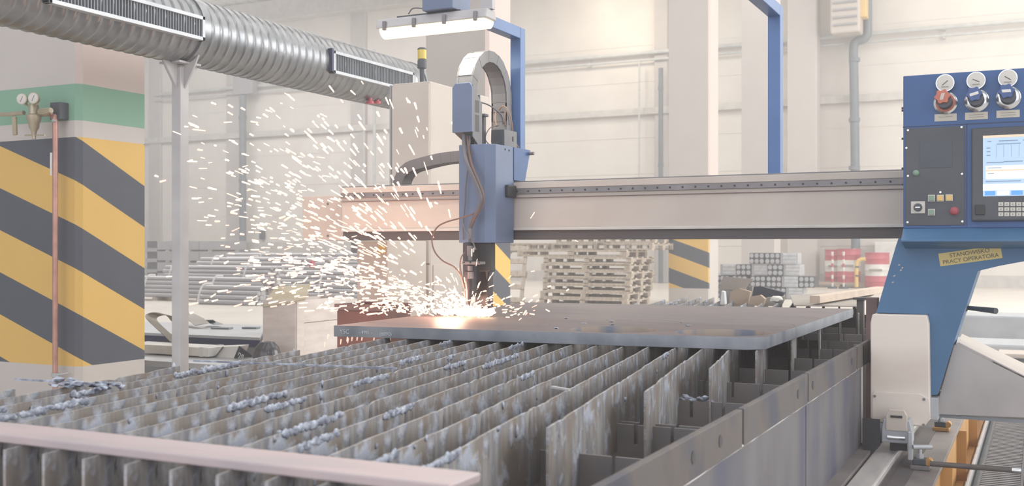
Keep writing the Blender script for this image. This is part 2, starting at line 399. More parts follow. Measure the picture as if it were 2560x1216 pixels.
# pillars ----------------------------------------------------------
def pillar(Y0, phase, side_stripes, striped, label, w=.8, d=.56):
    c = .035; b = MB()
    b.prism([(-5.5-w, Y0, 0), (-5.5-c, Y0, 0), (-5.5, Y0+c, 0), (-5.5, Y0+d, 0), (-5.5-w, Y0+d, 0)], (0, 0, ZC-.01))
    m = mat_pillar('pillar_paint', phase, side_stripes, striped)
    tag(b.build('pillar', m, origin=(-5.5, Y0, 0)), label, 'pillar')
pillar(4.87, 0, True, True, 'near concrete pillar with yellow and black hazard stripes and a green band, copper pipe on it')
pillar(10.5, .28, True, True, 'striped concrete pillar standing behind the tall beige cabinet and torch')
pillar(19.4, -.235, False, True, 'striped concrete pillar right of the wooden pallet stack')
pillar(24.9, 0, False, False, 'plain concrete pillar behind the blue post on the beam', d=.5)
pillar(30.0, 0, False, False, 'plain concrete pillar farthest back, left of the red drums', d=.5)

# copper pipe and regulator on the near pillar -----------------------
t = thing('copper_pipe', 'vertical copper gas pipe clamped to the near striped pillar', 'pipe', (-5.6, 4.8, 0))
xp = onY(138, 500, 4.8).x
MB().tube(spline([(xp, 4.8, .0), (xp, 4.8, .6), (xp, 4.8, 1.2), (xp, 4.8, 1.84), (xp-.012, 4.8, 1.88), (xp-.04, 4.8, 1.905), (xp-.075, 4.8, 1.91), (xp-.12, 4.8, 1.91)], 6), .017, 12).build('pipe', 'copper', t, smooth=True)
for y in (938,):
    z = onY(140, y, 4.8).z; MB().cyl((xp, 4.8, z-.012), (xp, 4.8, z+.012), .026, 14).build('clamp', 'galv_flat', t)
    MB().cyl((xp+.02, 4.8, z), (xp+.07, 4.84, z+.01), .006, 8).build('clamp_screw', 'galv_flat', t)
MB().box(xp-.020, xp-.006, 4.777, 4.783, onY(0, 445, 4.8).z, onY(0, 390, 4.8).z).build('pipe_sticker', 'white', t)
t = thing('gas_regulator', 'brass gas regulator with two round gauges on the green band of the near pillar', 'regulator', onY(95, 290, 4.75))
def gy(px, py): return onY(px, py, 4.74)
c = gy(85, 285)
MB().lathe(c-V(0, 0, .06), (0, 0, 1), [(-.08, .012), (-.05, .018), (-.03, .03), (0, .034), (.03, .045), (.05, .045), (.06, .03), (.11, .03), (.13, .02)], 20).build('body', 'brass', t, smooth=True)
MB().cyl(gy(85, 340)-V(0, 0, .02), gy(85, 330), .012).cyl(gy(62, 338), gy(112, 338), .004, 8).build('adjusting_screw', 'brass', t)
for (px, py) in ((68, 250), (97, 248)):
    c = gy(px, py)-V(0, .03, 0)
    g = MB().lathe(c, (.35, -1, 0), [(-.015, .03), (.012, .036), (.018, .036), (.018, .031)], 24).build('gauge', 'brass', t, smooth=True)
    n = V(.35, -1, 0).normalized()
    MB().cyl(c+n*.0185, c+n*.0195, .031, 24).build('dial', 'gauge', g)
    MB().obox(c+n*.0205, V(.008, .0028, .018), n*.0006, V(.001, 0, -.0005)).build('needle', 'ink', g)
    MB().cyl(c+V(0, .02, -.03), gy(85, 272), .008, 10).build('gauge_stem', 'brass', t)
MB().tube([gy(-30, 286), gy(20, 286), gy(60, 282)], .014, 10).build('inlet_pipe', 'brass', t, smooth=True)
MB().tube([gy(100, 280), gy(112, 280), gy(128, 276)], [.022, .026, .018], 8).build('outlet_nut', 'brass', t)
MB().obox(gy(37, 315), (.018, 0, .001), (0, .008, 0), (-.004, 0, .06)).build('valve_handle', paint('khaki_plastic', (176, 166, 138)), t, bevel=.005)
MB().box(gy(105, 0).x, gy(130, 0).x, 4.80, 4.868, gy(0, 305).z, gy(0, 263).z).build('bracket', 'dark', t, bevel=.004)
MB().cyl(gy(122, 300)-V(0, -.03, 0), gy(122, 300)+V(0, .045, 0), .009, 10).build('bracket_bolt', 'galv_flat', t)

# ------------------------------------------------------------------ spiral duct
t = thing('spiral_duct', 'large galvanised spiral air duct crossing the upper left', 'duct', (-4.6, 4.8, 2.36))
XD, ZD, RD = -4.6, 2.352, .198
def spiral(y0, y1, name, parent):
    b = bmesh.new(); per = .075; nt = 40; ny = int((y1-y0)/per*8); rows = []
    for i in range(ny+1):
        y = y0+(y1-y0)*i/ny; row = []
        for k in range(nt):
            a = 2*PI*k/nt; f = (y/per+k/nt) % 1.0
            r = RD+(.0055 if f < .16 else (.0015 if f < .28 else 0))+.0012*noise.noise(V(math.cos(a)*2, y*3, math.sin(a)*2))
            row.append(b.verts.new((XD+r*math.cos(a), y, ZD+r*math.sin(a))))
        rows.append(row)
    for i in range(ny):
        for k in range(nt): b.faces.new([rows[i][k], rows[i][(k+1) % nt], rows[i+1][(k+1) % nt], rows[i+1][k]])
    mb = MB(); mb.b.free(); mb.b = b
    return mb.build(name, 'galv', parent, smooth=True)
spiral(2.2, 4.83, 'duct_section', t); spiral(4.83, 7.35, 'duct_section', t)
MB().lathe((XD, 4.80, ZD), (0, 1, 0), [(0, RD), (.0, RD+.012), (.06, RD+.012), (.06, RD)], 40).build('joint_ring', 'galv', t, smooth=True)
MB().lathe((XD, 7.34, ZD), (0, 1, 0), [(0, RD), (0, RD+.008), (.04, RD+.006), (.09, RD*.9), (.12, RD*.6), (.13, .01)], 40).build('end_cap', 'galv', t, smooth=True)
def grille(y0, y1, z0, z1):
    x = XD+RD
    b = MB(); f = .022
    b.box(x-.05, x+.02, y0, y1, z0, z0+f); b.box(x-.05, x+.02, y0, y1, z1-f, z1)
    b.box(x-.05, x+.02, y0, y0+f, z0, z1); b.box(x-.05, x+.02, y1-f, y1, z0, z1)
    g = b.build('grille', 'galv_flat', t, bevel=.002)
    MB().box(x-.045, x-.02, y0+.01, y1-.01, z0+.01, z1-.01).build('grille_back', 'dark', g)
    n = int((y1-y0)/.021); b = MB()
    for i in range(n):
        y = y0+.02+(y1-y0-.04)*i/(n-1); b.box(x-.018, x+.012, y-.0028, y+.0028, z0+.015, z1-.015)
    b.build('louvre_blades', 'grille', g)
    MB().box(x-.04, x+.018, y0-.02, y0+.0, z0+.012, z1+.012).build('grille_end', 'navy', g)
grille(3.70, 4.80, 2.262, 2.405); grille(6.07, 7.13, 2.262, 2.42)
for px in (925, 943):
    p = onX(px, 254, -4.52); k = MB().cyl(p+V(0, 0, .04), p, .016, 10).cyl(p+V(-.0, 0, 0), p-V(0, 0, .018), .03, 12).build('valve_knob', 'red', t)
t = thing('duct_post', 'light grey square steel post holding up the spiral duct', 'post', (-4.6, 4.85, 0))
MB().box(-4.645, -4.575, 4.80, 4.87, 0, 2.13).build('post', 'grey_post', t, bevel=.004)
MB().box(-4.70, -4.52, 4.76, 4.91, 0, .012).build('foot_plate', 'grey_post', t)
for s in (-1, 1):
    MB().prism([(-4.61+s*.035, 4.83, 2.00), (-4.61+s*.035, 4.83, 2.19), (-4.61+s*.17, 4.83, 2.24), (-4.61+s*.12, 4.83, 2.14)], (0, .012, 0)).build('gusset', 'grey_post', t)
    MB().prism([(-4.61, 4.835+s*.035, 2.00), (-4.61, 4.835+s*.035, 2.17), (-4.61, 4.835+s*.16, 2.18), (-4.61, 4.835+s*.12, 2.12)], (.01, 0, 0)).build('gusset', 'grey_post', t)
MB().obox((-4.61, 4.835, 2.150), (.08, 0, 0), (0, .09, 0), (0, 0, .006)).build('saddle', 'grey_post', t)

# ------------------------------------------------------------------ cutting table
SA = math.radians(9.54); SD = V(-math.sin(SA), math.cos(SA), 0); SN = V(math.cos(SA), math.sin(SA), 0)
XL, XR, YN, YF = -2.28, -.86, 1.27, 7.42
table = thing('cutting_table', 'long steel cutting table filled with slanted slag-crusted slats', 'cutting table', (-1.45, 4.3, 0))
def sliver(x0, idx):
    # clip the slanted line x = x0 - tan(SA)*y to the rectangle
    tn = math.tan(SA); ya = max(YN, (x0-XR)/tn); yb = min(YF, (x0-XL)/tn)
    if yb-ya < .15: return
    rr = random.Random(idx*17+3); base = V(x0-tn*ya, ya, .70); Lg = (yb-ya)/math.cos(SA)
    n = int(Lg/.025); b = bmesh.new(); rows = []
    seg = 0; off = 0; hof = 0; nxt = 0; ht = .168
    for i in range(n+1):
        s = Lg*i/n
        if s >= nxt:
            off = rr.uniform(-.0015, .0015); hof = rr.uniform(-.009, .001); nxt = s+rr.uniform(.2, .55)
        w_ = .0008*noise.noise(V(s*1.3, idx*3.1, 0))
        top = hof*.25+.0012*noise.noise(V(s*12, idx, 5))-min(.006, .012*max(0, noise.noise(V(s*38, idx*2, 9))-.22))
        lean = .0015*noise.noise(V(s*1.1, idx*5, 2))
        y = off+w_
        row = [(s, y-.003+lean, top), (s, y+.003+lean, top), (s, y+.003-lean*.3, -ht*.45), (s, y-.003-lean*.3, -ht*.45), (s, y+.003-lean, -ht), (s, y-.003-lean, -ht)]
        rows.append([b.verts.new(q) for q in row])
    for i in range(n):
        A, B = rows[i], rows[i+1]
        for p, q in ((0, 1), (1, 2), (2, 4), (4, 5), (5, 3), (3, 0)): b.faces.new([A[p], A[q], B[q], B[p]])
    b.faces.new([rows[0][i] for i in (0, 1, 2, 4, 5, 3)]); b.faces.new([rows[-1][i] for i in (3, 5, 4, 2, 1, 0)])
    bmesh.ops.recalc_face_normals(b, faces=b.faces)
    me = bpy.data.meshes.new('slat'); b.to_mesh(me); b.free(); me.materials.append(M['slat'])
    o = bpy.data.objects.new('slat', me); col.objects.link(o); o.parent = table; o.location = base-WO[table]
    o.rotation_euler = (0, 0, PI/2+SA); WO[o] = base
    # slag crusted on its top edge and flanks
    mb = MB(); near = 0
    k = int(Lg*(5 if ya < 3.4 else 2))
    for j in range(k):
        s = rr.uniform(.02, Lg-.02); yw = base.y+SD.y*s
        if 3.4 < yw < 5.7: continue
        if rr.random() < .16:            # crust run along the top edge
            ln = rr.uniform(.05, .26); m_ = int(ln/.006)
            for q in range(m_):
                ss = s+ln*q/m_
                if ss > Lg-.01: break
                mb.blob((ss, -.003, -.004+rr.uniform(-.006, .002)), rr.uniform(.005, .008), rr, 1.5, .4, rr.uniform(.6, 1.3), 2, .12); near += 1
        else:
            mb.blob((s, rr.choice((-.004, -.004, .003)), -rr.uniform(0, .07)), rr.uniform(.003, .008), rr, rr.uniform(.6, 1.1), .6, rr.uniform(.8, 2.4), 1, .3); near += 1
    if near:
        bmesh.ops.recalc_face_normals(mb.b, faces=mb.b.faces); me = bpy.data.meshes.new('slag_crust'); mb.b.to_mesh(me); mb.b.free(); me.materials.append(M['slag'])
        for p in me.polygons: p.use_smooth = True
        g = bpy.data.objects.new('slag_crust', me); col.objects.link(g); g.parent = o; WO[g] = base
        g['label'] = 'pale lumpy slag on the slat edge'; g['kind'] = 'stuff'
for k in range(-16, 12):
    sliver(-.828+.0955*k, k)
k = 12
while True:
    x0 = -.828+.0955*k
    if x0-math.tan(SA)*YF > XR: break
    sliver(x0, k); k += 1
for Y in (1.36, 1.75, 2.15, 2.56, 2.60, 3.04, 3.51, 3.95, 4.4, 4.85, 5.3, 5.75, 6.2, 6.65, 7.05, 7.44):
    b = MB(); pts = [(-2.28, Y, .36)]; pts.append((-2.28, Y, .605))
    x = -2.26
    while x < -.68:                       # comb notches the slats sit in
        pts += [(x, Y, .60), (x, Y, .55), (x+.010, Y, .55), (x+.010, Y, .60)]; x += .0955
    pts += [(-.605, Y, .605), (-.605, Y, .36)]
    b.prism(pts, (0, .008, 0)); b.build('slat_holder', 'cross', table)
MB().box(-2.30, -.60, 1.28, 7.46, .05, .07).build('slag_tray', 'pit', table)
MB().box(-2.32, -2.305, 1.25, 7.46, .0, .60).build('side_panel', 'panel_side', table)
for (y0, y1) in ((.95, 2.32), (2.335, 3.055), (3.07, 3.945), (3.965, 5.6), (5.62, 7.46)):
    b = MB(); b.box(-.600, -.585, y0, y1, .612, .695); sb = b.build('side_bar', 'side', table, bevel=.002)
    for hy in (1.95, 2.14, 2.92, 3.13, 3.84, 4.8, 5.9, 6.9):
        if y0 < hy < y1: MB().lathe((-.5875, hy, .655), (1, 0, 0), [(0, .010), (.0032, .010), (.0032, .013), (.0036, .013), (.0036, .0)], 14).build('bolt_hole', 'black', sb)
for (y0, y1) in ((.95, 3.06), (3.07, 4.10), (4.6, 7.46)):
    MB().box(-.606, -.592, y0, y1, .02, .612).build('side_panel', 'panel_side', table, bevel=.001)
    MB().tube([(-.590, y0+(y1-y0)*i/30, .612+.0015*R.uniform(-1, 1)) for i in range(31)], .004, 6).build('weld_seam', 'weld', table, smooth=True)
MB().tube([(-.590, 4.10, .33), (-.590, 4.10, .61)], .0035, 6).build('weld_seam', 'weld', table)
MB().box(-.62, -.585, 4.10, 4.125, 0, .69).build('corner_post', 'side', table, bevel=.002)
MB().box(-.60, -.548, .95, 4.28, .30, .318).build('ledge', 'bed', table)
MB().box(-2.30, -.60, 7.46, 7.475, 0, .60).build('end_panel', 'panel_side', table)
for (x, y) in ((-2.25, 1.4), (-.66, 1.4), (-2.25, 4.3), (-.66, 4.5), (-2.25, 7.3), (-.66, 7.3)):
    MB().box(x-.04, x+.04, y-.04, y+.04, 0, .36).build('leg', 'side', table)
# loose bits sticking up on the slats
def strip_bit(px, py, z, ln, ang, r, mat, label, name='metal_offcut', lift=.0):
    p = onZ(px, py, z); d = V(math.cos(ang), math.sin(ang), lift).normalized()
    o = MB().obox(p, d*ln, d.cross(V(0, 0, 1)).normalized()*r, V(0, 0, .0025)).build(name, mat)
    tag(o, label, 'metal scrap')
strip_bit(1402, 972, .708, .035, -.5, .004, 'weld', 'short bright metal stick lying on the slats below the plate')
strip_bit(730, 912, .702, .34, .15, .0025, 'slag', 'long thin wire lying across the slats in the middle')
strip_bit(150, 955, .702, .15, .1, .003, 'slag', 'thin wire lying on the slats near the striped pillar')
mb = MB(); p = onZ(215, 968, .70)
for i in range(26): mb.blob(p+V(R.uniform(-.11, .11), R.uniform(-.035, .035), R.uniform(0, .012)), R.uniform(.006, .013), R, 1.8, 1, .6, 1, .4)
tag(mb.build('slag_heap', 'slag', smooth=True), 'blue-grey heap of slag on the slats beside the near striped pillar', 'slag')
mb = MB(); p = onZ(1735, 1003, .598)
for i in range(24): mb.blob(p+V(-.05+.10*i/23+R.uniform(-.01, .01), R.uniform(-.012, .012), R.uniform(-.004, .012)), R.uniform(.005, .010), R, 1.4, 1, .7, 1, .4)
tag(mb.build('slag_heap', 'slag', smooth=True), 'pale slag caught on a slat holder at the right side of the table', 'slag')

# flat bar across the near slats
a = onZ(1192, 1194, .716)
tag(MB().box(-2.35, -.745, 1.305, 1.40, .7005, .716).build('flat_bar', 'bar', bevel=.003), 'long reddish grey flat steel bar laid across the nearest slats', 'steel bar')

# ------------------------------------------------------------------ steel plate with cut-outs
def plate():
    c = bpy.data.curves.new('p', 'CURVE'); c.dimensions = '2D'; c.fill_mode = 'BOTH'; c.extrude = .0205; c.bevel_depth = .001
    def poly(pts):
        s = c.splines.new('POLY'); s.points.add(len(pts)-1); s.use_cyclic_u = True
        for i, p in enumerate(pts): s.points[i].co = (p[0], p[1], 0, 1)
    poly([(-2.489, 3.449), (-.90, 3.618), (-.845, 3.665), (-.842, 5.55), (-2.58, 5.40)])
    def circ(cx, cy, r, n=48): poly([(cx+r*math.cos(2*PI*i/n), cy+r*math.sin(2*PI*i/n)) for i in range(n)])
    def arc(cx, cy, r, a0, a1, wd=.004, n=24):
        A = [(cx+(r+wd)*math.cos(a0+(a1-a0)*i/n), cy+(r+wd)*math.sin(a0+(a1-a0)*i/n)) for i in range(n+1)]
        B = [(cx+(r-wd)*math.cos(a1-(a1-a0)*i/n), cy+(r-wd)*math.sin(a1-(a1-a0)*i/n)) for i in range(n+1)]
        poly(A+B)
    h1 = V(-1.43, 3.747, 0); h2 = V(-1.03, 3.792, 0)
    circ(h1.x, h1.y, .165); circ(h2.x, h2.y, .168)
    arc(h1.x-.03, h1.y+.40, .16, .3, 2.7); arc(h2.x+.0, h2.y+.42, .17, .2, 2.9); arc(h1.x-.45, h1.y+.05, .15, .4, 2.0); arc(h2.x+.02, h2.y+.86, .17, .5, 2.6)
    o = bpy.data.objects.new('p', c); col.objects.link(o)
    me = bpy.data.meshes.new_from_object(o.evaluated_get(bpy.context.evaluated_depsgraph_get())); bpy.data.objects.remove(o)
    me.name = 'steel_plate'
    z = link('steel_plate', me, 'plate', None, V(0, 0, .7225))
    me.materials.append(M['plate_edge']); me.materials.append(M['hole_wall'])
    for p in me.polygons:
        if abs(p.normal.z) < .7:
            p.material_index = 2 if any(((p.center.xy+V(0, 0, 0).xy)-h.xy).length < .18 for h in (h1, h2)) else 1
    for v in me.vertices: v.co -= V(-1.66, 4.5, 0)
    z.location = (-1.66, 4.5, .7225); WO[z] = Vector(z.location)
    tag(z, 'thick dark steel plate with round cut-outs, being cut by the torch', 'steel plate')
    return z
pl = plate()
fa, fb = V(-2.489, 3.449, 0), V(-.90, 3.618, 0); fd = (fb-fa).normalized()
def chalk(px, py, txt, size):
    d = ray(px, py); n = V(fd.y, -fd.x, 0); tt = (fa-O).dot(n)/d.dot(n); p = O+d*tt
    text_mesh('chalk_writing', txt, size, 'chalk', pl, p+n*.0025, fd, (0, 0, 1), .0003)
chalk(862, 830, 'Y5C', .024); chalk(915, 832, '- 4991 -', .019); chalk(965, 836, '(8890)', .020)
for (px, py, lb) in ((1415, 797, 'tiny pale slag chip on the plate just right of the spark spray'), (1528, 806, 'tiny pale slag chip on the plate behind the left round hole'), (1530, 813, 'tiny pale slag chip at the rear rim of the left round hole'),
                     (1723, 816, 'tiny pale slag chip on the plate between the two round holes'), (1460, 810, 'dark tiny chip on the plate left of the left round hole'), (1390, 822, 'tiny chip near the front edge of the plate, left of the holes')):
    p = onZ(px, py, .744); tag(MB().blob(p+V(0, 0, .002), .008, R, 1.6, 1, .35, 1, .35).build('metal_chip', 'slag'), lb, 'metal chip')

# ------------------------------------------------------------------ gantry
YB = 4.40
gan = thing('gantry_beam', 'long beige gantry beam spanning the table with a dark channel below', 'gantry', (-1.8, 4.5, 1.09))
MB().box(-3.13, -.40, YB, YB+.22, 1.132, 1.300).build('beam_body', 'offwhite', gan, bevel=.004)
MB().box(-3.13, -.40, YB-.012, YB+.22, 1.322, 1.350).build('top_rail', 'offwhite', gan, bevel=.002)
MB().box(-3.13, -.40, YB-.004, YB+.22, 1.350, 1.356).build('top_cover', 'railstrip', gan)
MB().box(-3.13, -.40, YB-.010, YB+.05, 1.297, 1.322).build('gear_rack', 'railstrip', gan, bevel=.001)
MB().box(-3.13, -.40, YB-.006, YB+.01, 1.278, 1.281).build('groove', 'rust', gan)
MB().box(-3.13, -.40, YB-.008, YB+.01, 1.130, 1.142).build('lower_lip', 'wall_trim', gan, bevel=.002)
MB().box(-3.13, -.40, YB+.012, YB+.19, 1.088, 1.131).build('lower_channel', 'channel', gan)
for i in range(48):
    x = -3.10+i*.056; MB().cyl((x, YB-.0105, 1.309), (x, YB-.0125, 1.309), .0042, 8).build('screw', 'black', gan)
# left end: end plate and slave-side leg
a, c = onY(806, 490, 4.62), onY(858, 600, 4.62)
MB().box(a.x, -3.12, 4.45, 4.66, 1.088, 1.315).build('end_plate', 'offwhite', gan, bevel=.003)
for py in (510, 590): q = onY(820, py, 4.45); MB().cyl(q, q-V(0, .005, 0), .006, 8).build('bolt', 'railstrip', gan)
leg = thing('slave_leg', 'beige lower cabinet carrying the far left end of the gantry beam', 'machine leg', (-3.1, 4.9, 0))
a = onY(892, 600, 4.75); c = onY(968, 600, 4.75)
MB().box(a.x, c.x, 4.75, 5.15, .10, 1.087).build('housing', 'offwhite', leg, bevel=.004)
MB().box(a.x-.02, c.x+.02, 4.72, 5.2, .0, .10).build('foot', 'steel_dark', leg)
MB().box(c.x-.05, c.x-.01, 4.742, 4.752, 1.02, 1.06).build('latch', 'yellow', leg)
# tall control cabinet
cab = thing('control_cabinet', 'tall beige electrical cabinet behind the gantry beam', 'cabinet', (-3.29, 5.68, 0))
MB().box(-3.412, -3.158, 5.31, 6.05, .08, 2.015).build('body', 'offwhite', cab, bevel=.006)
MB().box(-3.426, -3.414, 5.296, 6.04, .08, 2.005).build('door_edge', 'block_grey', cab)
MB().box(-3.412, -3.160, 5.298, 5.309, .96, 2.00).build('door_panel', 'offwhite', cab, bevel=.002)
MB().box(-3.412, -3.160, 5.298, 5.309, .10, .95).build('door_panel', 'offwhite', cab, bevel=.002)
MB().box(-3.40, -3.17, 5.33, 6.03, 0, .08).build('plinth', 'steel_dark', cab)
MB().box(-3.157, -3.154, 5.34, 6.02, .10, .95).build('side_panel', 'offwhite', cab, bevel=.001)
p = V(onY(1055, 200, 5.6).x, 5.6, 2.013)
bc = thing('beacon_light', 'amber warning beacon with a dark base on top of the beige cabinet', 'warning light', p)
zb = lambda py: onY(1055, py, 5.6).z
MB().cyl(p, (p.x, p.y, zb(172)), .014, 12).build('stem', 'block_dark', bc, smooth=True)
MB().lathe((p.x, p.y, zb(172)), (0, 0, 1), [(0, .022), (.004, .028), (.05, .028), (.054, .026)], 24).build('base', 'dark', bc, smooth=True)
MB().cyl((p.x, p.y, zb(148)), (p.x, p.y, zb(125)), .027, 24).build('lens', 'yellow_lens', bc, smooth=True)
MB().lathe((p.x, p.y, zb(125)), (0, 0, 1), [(0, .028), (.006, .028), (.014, .02), (.016, .005)], 24).build('cap', 'dark', bc, smooth=True)

# energy chains
def chain(pts, wv, hw, hh, mat, parent, open_inner=False, inner=1):
    wv = Vector(wv)
    for i in range(len(pts)-1):
        a, c = pts[i], pts[i+1]; m_ = (a+c)/2; t_ = (c-a)/2; n = t_.cross(wv).normalized()*inner
        b = MB()
        for s in (-1, 1): b.obox(m_+wv*s*(hw-.004-.0012*(i % 2)), t_*1.3, wv*.004, n*hh)
        b.obox(m_+n*(hh-.002-.0015*(i % 2)), t_*1.22, wv*hw*.98, n*.002)
        if open_inner: b.obox(m_-n*(hh-.003), t_*.4, wv*hw*.98, n*.003)
        else: b.obox(m_-n*(hh-.002), t_*.94, wv*hw*.98, n*.002)
        b.build('chain_link', mat, parent)
def resample(pts, n):
    L = [0]
    for a, c in zip(pts, pts[1:]): L.append(L[-1]+(c-a).length)
    out = []
    for i in range(n+1):
        s = L[-1]*i/n; j = 0
        while j < len(L)-2 and L[j+1] < s: j += 1
        out.append(pts[j].lerp(pts[j+1], (s-L[j])/max(1e-9, L[j+1]-L[j])))
    return out
hc = thing('drag_chain', 'dark cable drag chain curving down onto the left part of the beam', 'cable chain', (-2.8, 4.55, 1.356))
Yc = 4.54
q = [onY(1160, 392, Yc), onY(1110, 398, Yc), onY(1060, 410, Yc), onY(1030, 420, Yc), onY(1012, 440, Yc), onY(1004, 464, Yc)]
chain(resample(spline(q, 8), 15), (0, 1, 0), .045, .026, 'chain_dark', hc, True, 1)
# torch carriage
tc = thing('torch_carriage', 'blue torch carriage riding on the gantry beam with hoses and torch', 'cutting head', (-2.25, 4.3, 1.07))
X0, X1, X2 = -2.337, -2.205, -2.165; Yf = 4.18
MB().prism([(X0, Yf, 1.072), (X1, Yf, 1.072), (X2, Yf+.03, 1.072), (X2, 4.39, 1.072), (X0, 4.39, 1.072)], (0, 0, .44)).build('housing', 'blue_grey', tc, bevel=.003)
MB().prism([(X2-.004, 4.385, 1.36), (X2-.004, 4.385, 1.512), (X2-.004, 4.56, 1.512), (X2-.004, 4.50, 1.36)], (.008, 0, 0)).build('side_gusset', 'blue', tc, bevel=.001)
MB().box(X0, X2, 4.39, 4.56, 1.500, 1.512).build('top_plate', 'blue_grey', tc)
MB().box(X0+.02, X2-.02, 4.39, 4.54, 1.36, 1.40).build('runner_block', 'black', tc)
MB().box(X2-.005, X2+.018, 4.30, 4.385, 1.28, 1.335).build('guide_wheel', 'black', tc, bevel=.006)
MB().cyl((X2, 4.545, 1.495), (X2+.03, 4.545, 1.495), .008, 10).build('knob', 'railstrip', tc)
for (y_, z_) in ((4.30, 1.495), (4.34, 1.493)): MB().cyl((X2-.001, y_, z_), (X2+.003, y_, z_), .004, 8).build('screw', 'black', tc)
# upper bracket box with cable clamp
bx = MB().prism([(-2.357, 4.155, 1.565), (-2.357, 4.155, 1.765), (-2.342, 4.155, 1.785), (-2.268, 4.155, 1.785), (-2.256, 4.155, 1.765), (-2.256, 4.155, 1.565)], (0, .012, 0)).build('bracket_front', 'blue_grey', tc, bevel=.002)
b = MB(); b.prism([(-2.256, 4.165, 1.545), (-2.256, 4.165, 1.775), (-2.256, 4.215, 1.73), (-2.256, 4.25, 1.70), (-2.256, 4.25, 1.52), (-2.256, 4.225, 1.505)], (-.005, 0, 0)); b.build('bracket_side', 'chain', tc)
for (z0, z1) in ((1.655, 1.71), (1.57, 1.645)):
    MB().box(-2.2575, -2.2555, 4.185, 4.222, z0, z1).build('side_opening', 'black', tc)
MB().prism([(-2.352, 4.167, 1.565), (-2.26, 4.167, 1.565), (-2.26, 4.24, 1.50), (-2.31, 4.24, 1.50)], (0, .004, .008)).build('bracket_foot', 'dark', tc)
MB().box(-2.350, -2.262, 4.235, 4.245, 1.51, 1.74).build('bracket_back', 'dark', tc)
# arched energy chain in the YZ plane
Xc = -2.322; cy, cz, rc = 4.40, 1.765, .175
q = [V(Xc, cy-rc, 1.73), V(Xc, cy-rc, cz)]
q += [V(Xc, cy-rc*math.cos(a), cz+rc*math.sin(a)) for a in [PI*i/16 for i in range(1, 16)]]
q += [V(Xc, cy+rc, cz), V(Xc, cy+rc, 1.64), V(Xc, cy+rc-.005, 1.56)]
chain(resample(q, 17), (1, 0, 0), .042, .026, 'chain', tc, False, -1)
# valve block, post and small hoses
MB().box(-2.288, -2.222, 4.40, 4.53, 1.512, 1.60).build('valve_block', 'dark', tc, bevel=.003)
MB().box(-2.2215, -2.218, 4.40, 4.53, 1.512, 1.598).build('valve_block_cover', 'chain', tc, bevel=.001)
MB().box(-2.2178, -2.216, 4.48, 4.495, 1.55, 1.572).build('valve_switch', 'black', tc)
a = onY(1207, 362, 4.36); c = onY(1207, 292, 4.36)
MB().box(a.x-.011, a.x+.011, 4.35, 4.372, 1.50, c.z).build('guide_post', 'dark', tc, bevel=.002)
MB().box(a.x-.017, a.x+.02, 4.34, 4.38, c.z, c.z+.012).build('post_cap', 'dark', tc, bevel=.002)
def hose(parent, pix, r, mat, name='hose', n=7):
    """pix: (px, py, Y) control points on the hose"""
    MB().tube(spline([onY(*p) for p in pix], n), r, 8).build(name, mat, parent, smooth=True)
hose(tc, [(1196, 254, 4.24), (1220, 262, 4.30), (1240, 275, 4.36), (1254, 290, 4.42), (1258, 310, 4.45)], .0035, 'hose')
hose(tc, [(1247, 314, 4.44), (1228, 318, 4.42), (1216, 334, 4.40), (1214, 350, 4.40), (1222, 361, 4.42)], .0022, 'hose')
hose(tc, [(1248, 275, 4.54), (1256, 266, 4.5), (1266, 270, 4.5), (1276, 290, 4.5), (1281, 320, 4.52), (1283, 345, 4.54), (1296, 370, 4.55)], .0035, 'hose_tan')
hose(tc, [(1262, 268, 4.5), (1270, 285, 4.48), (1274, 313, 4.48)], .0045, 'hose')
hose(tc, [(1264, 272, 4.5), (1262, 290, 4.46), (1262, 315, 4.45)], .0045, 'hose_brown')
hose(tc, [(1240, 280, 4.54), (1238, 296, 4.48), (1242, 316, 4.44)], .0035, 'hose_tan')
# main torch hoses
hose(tc, [(1160, 322, 4.19), (1160, 370, 4.15), (1168, 410, 4.12), (1186, 450, 4.12), (1200, 485, 4.12), (1202, 505, 4.12), (1192, 530, 4.13), (1179, 555, 4.14), (1175, 580, 4.14), (1176, 606, 4.14)], .0085, 'hose')
hose(tc, [(1168, 322, 4.20), (1170, 360, 4.17), (1178, 410, 4.14), (1194, 450, 4.13), (1207, 485, 4.13), (1206, 510, 4.13), (1190, 540, 4.13), (1178, 570, 4.14), (1177, 606, 4.14)], .0065, 'hose_brown')
hose(tc, [(1177, 322, 4.20), (1174, 352, 4.18), (1170, 390, 4.16), (1180, 425, 4.15), (1192, 455, 4.14), (1203, 492, 4.14), (1196, 520, 4.15), (1182, 545, 4.15)], .0055, 'hose')
hose(tc, [(1187, 340, 4.24), (1187, 362, 4.20), (1175, 395, 4.17), (1165, 460, 4.16), (1163, 500, 4.16), (1158, 560, 4.16), (1158, 600, 4.17)], .0035, 'hose')
hose(tc, [(1192, 528, 4.135), (1178, 537, 4.125), (1150, 546, 4.12), (1115, 556, 4.12), (1092, 570, 4.12), (1080, 598, 4.12), (1086, 628, 4.12), (1106, 652, 4.12), (1135, 668, 4.12), (1152, 690, 4.13), (1160, 716, 4.14), (1163, 742, 4.14)], .0035, 'hose_brown')
hose(tc, [(1166, 628, 4.14), (1154, 642, 4.13), (1150, 665, 4.13), (1155, 695, 4.13), (1160, 720, 4.14)], .003, 'hose_brown')
hose(tc, [(1158, 560, 4.15), (1164, 580, 4.13), (1176, 592, 4.12), (1184, 610, 4.12), (1190, 625, 4.12)], .003, 'hose')
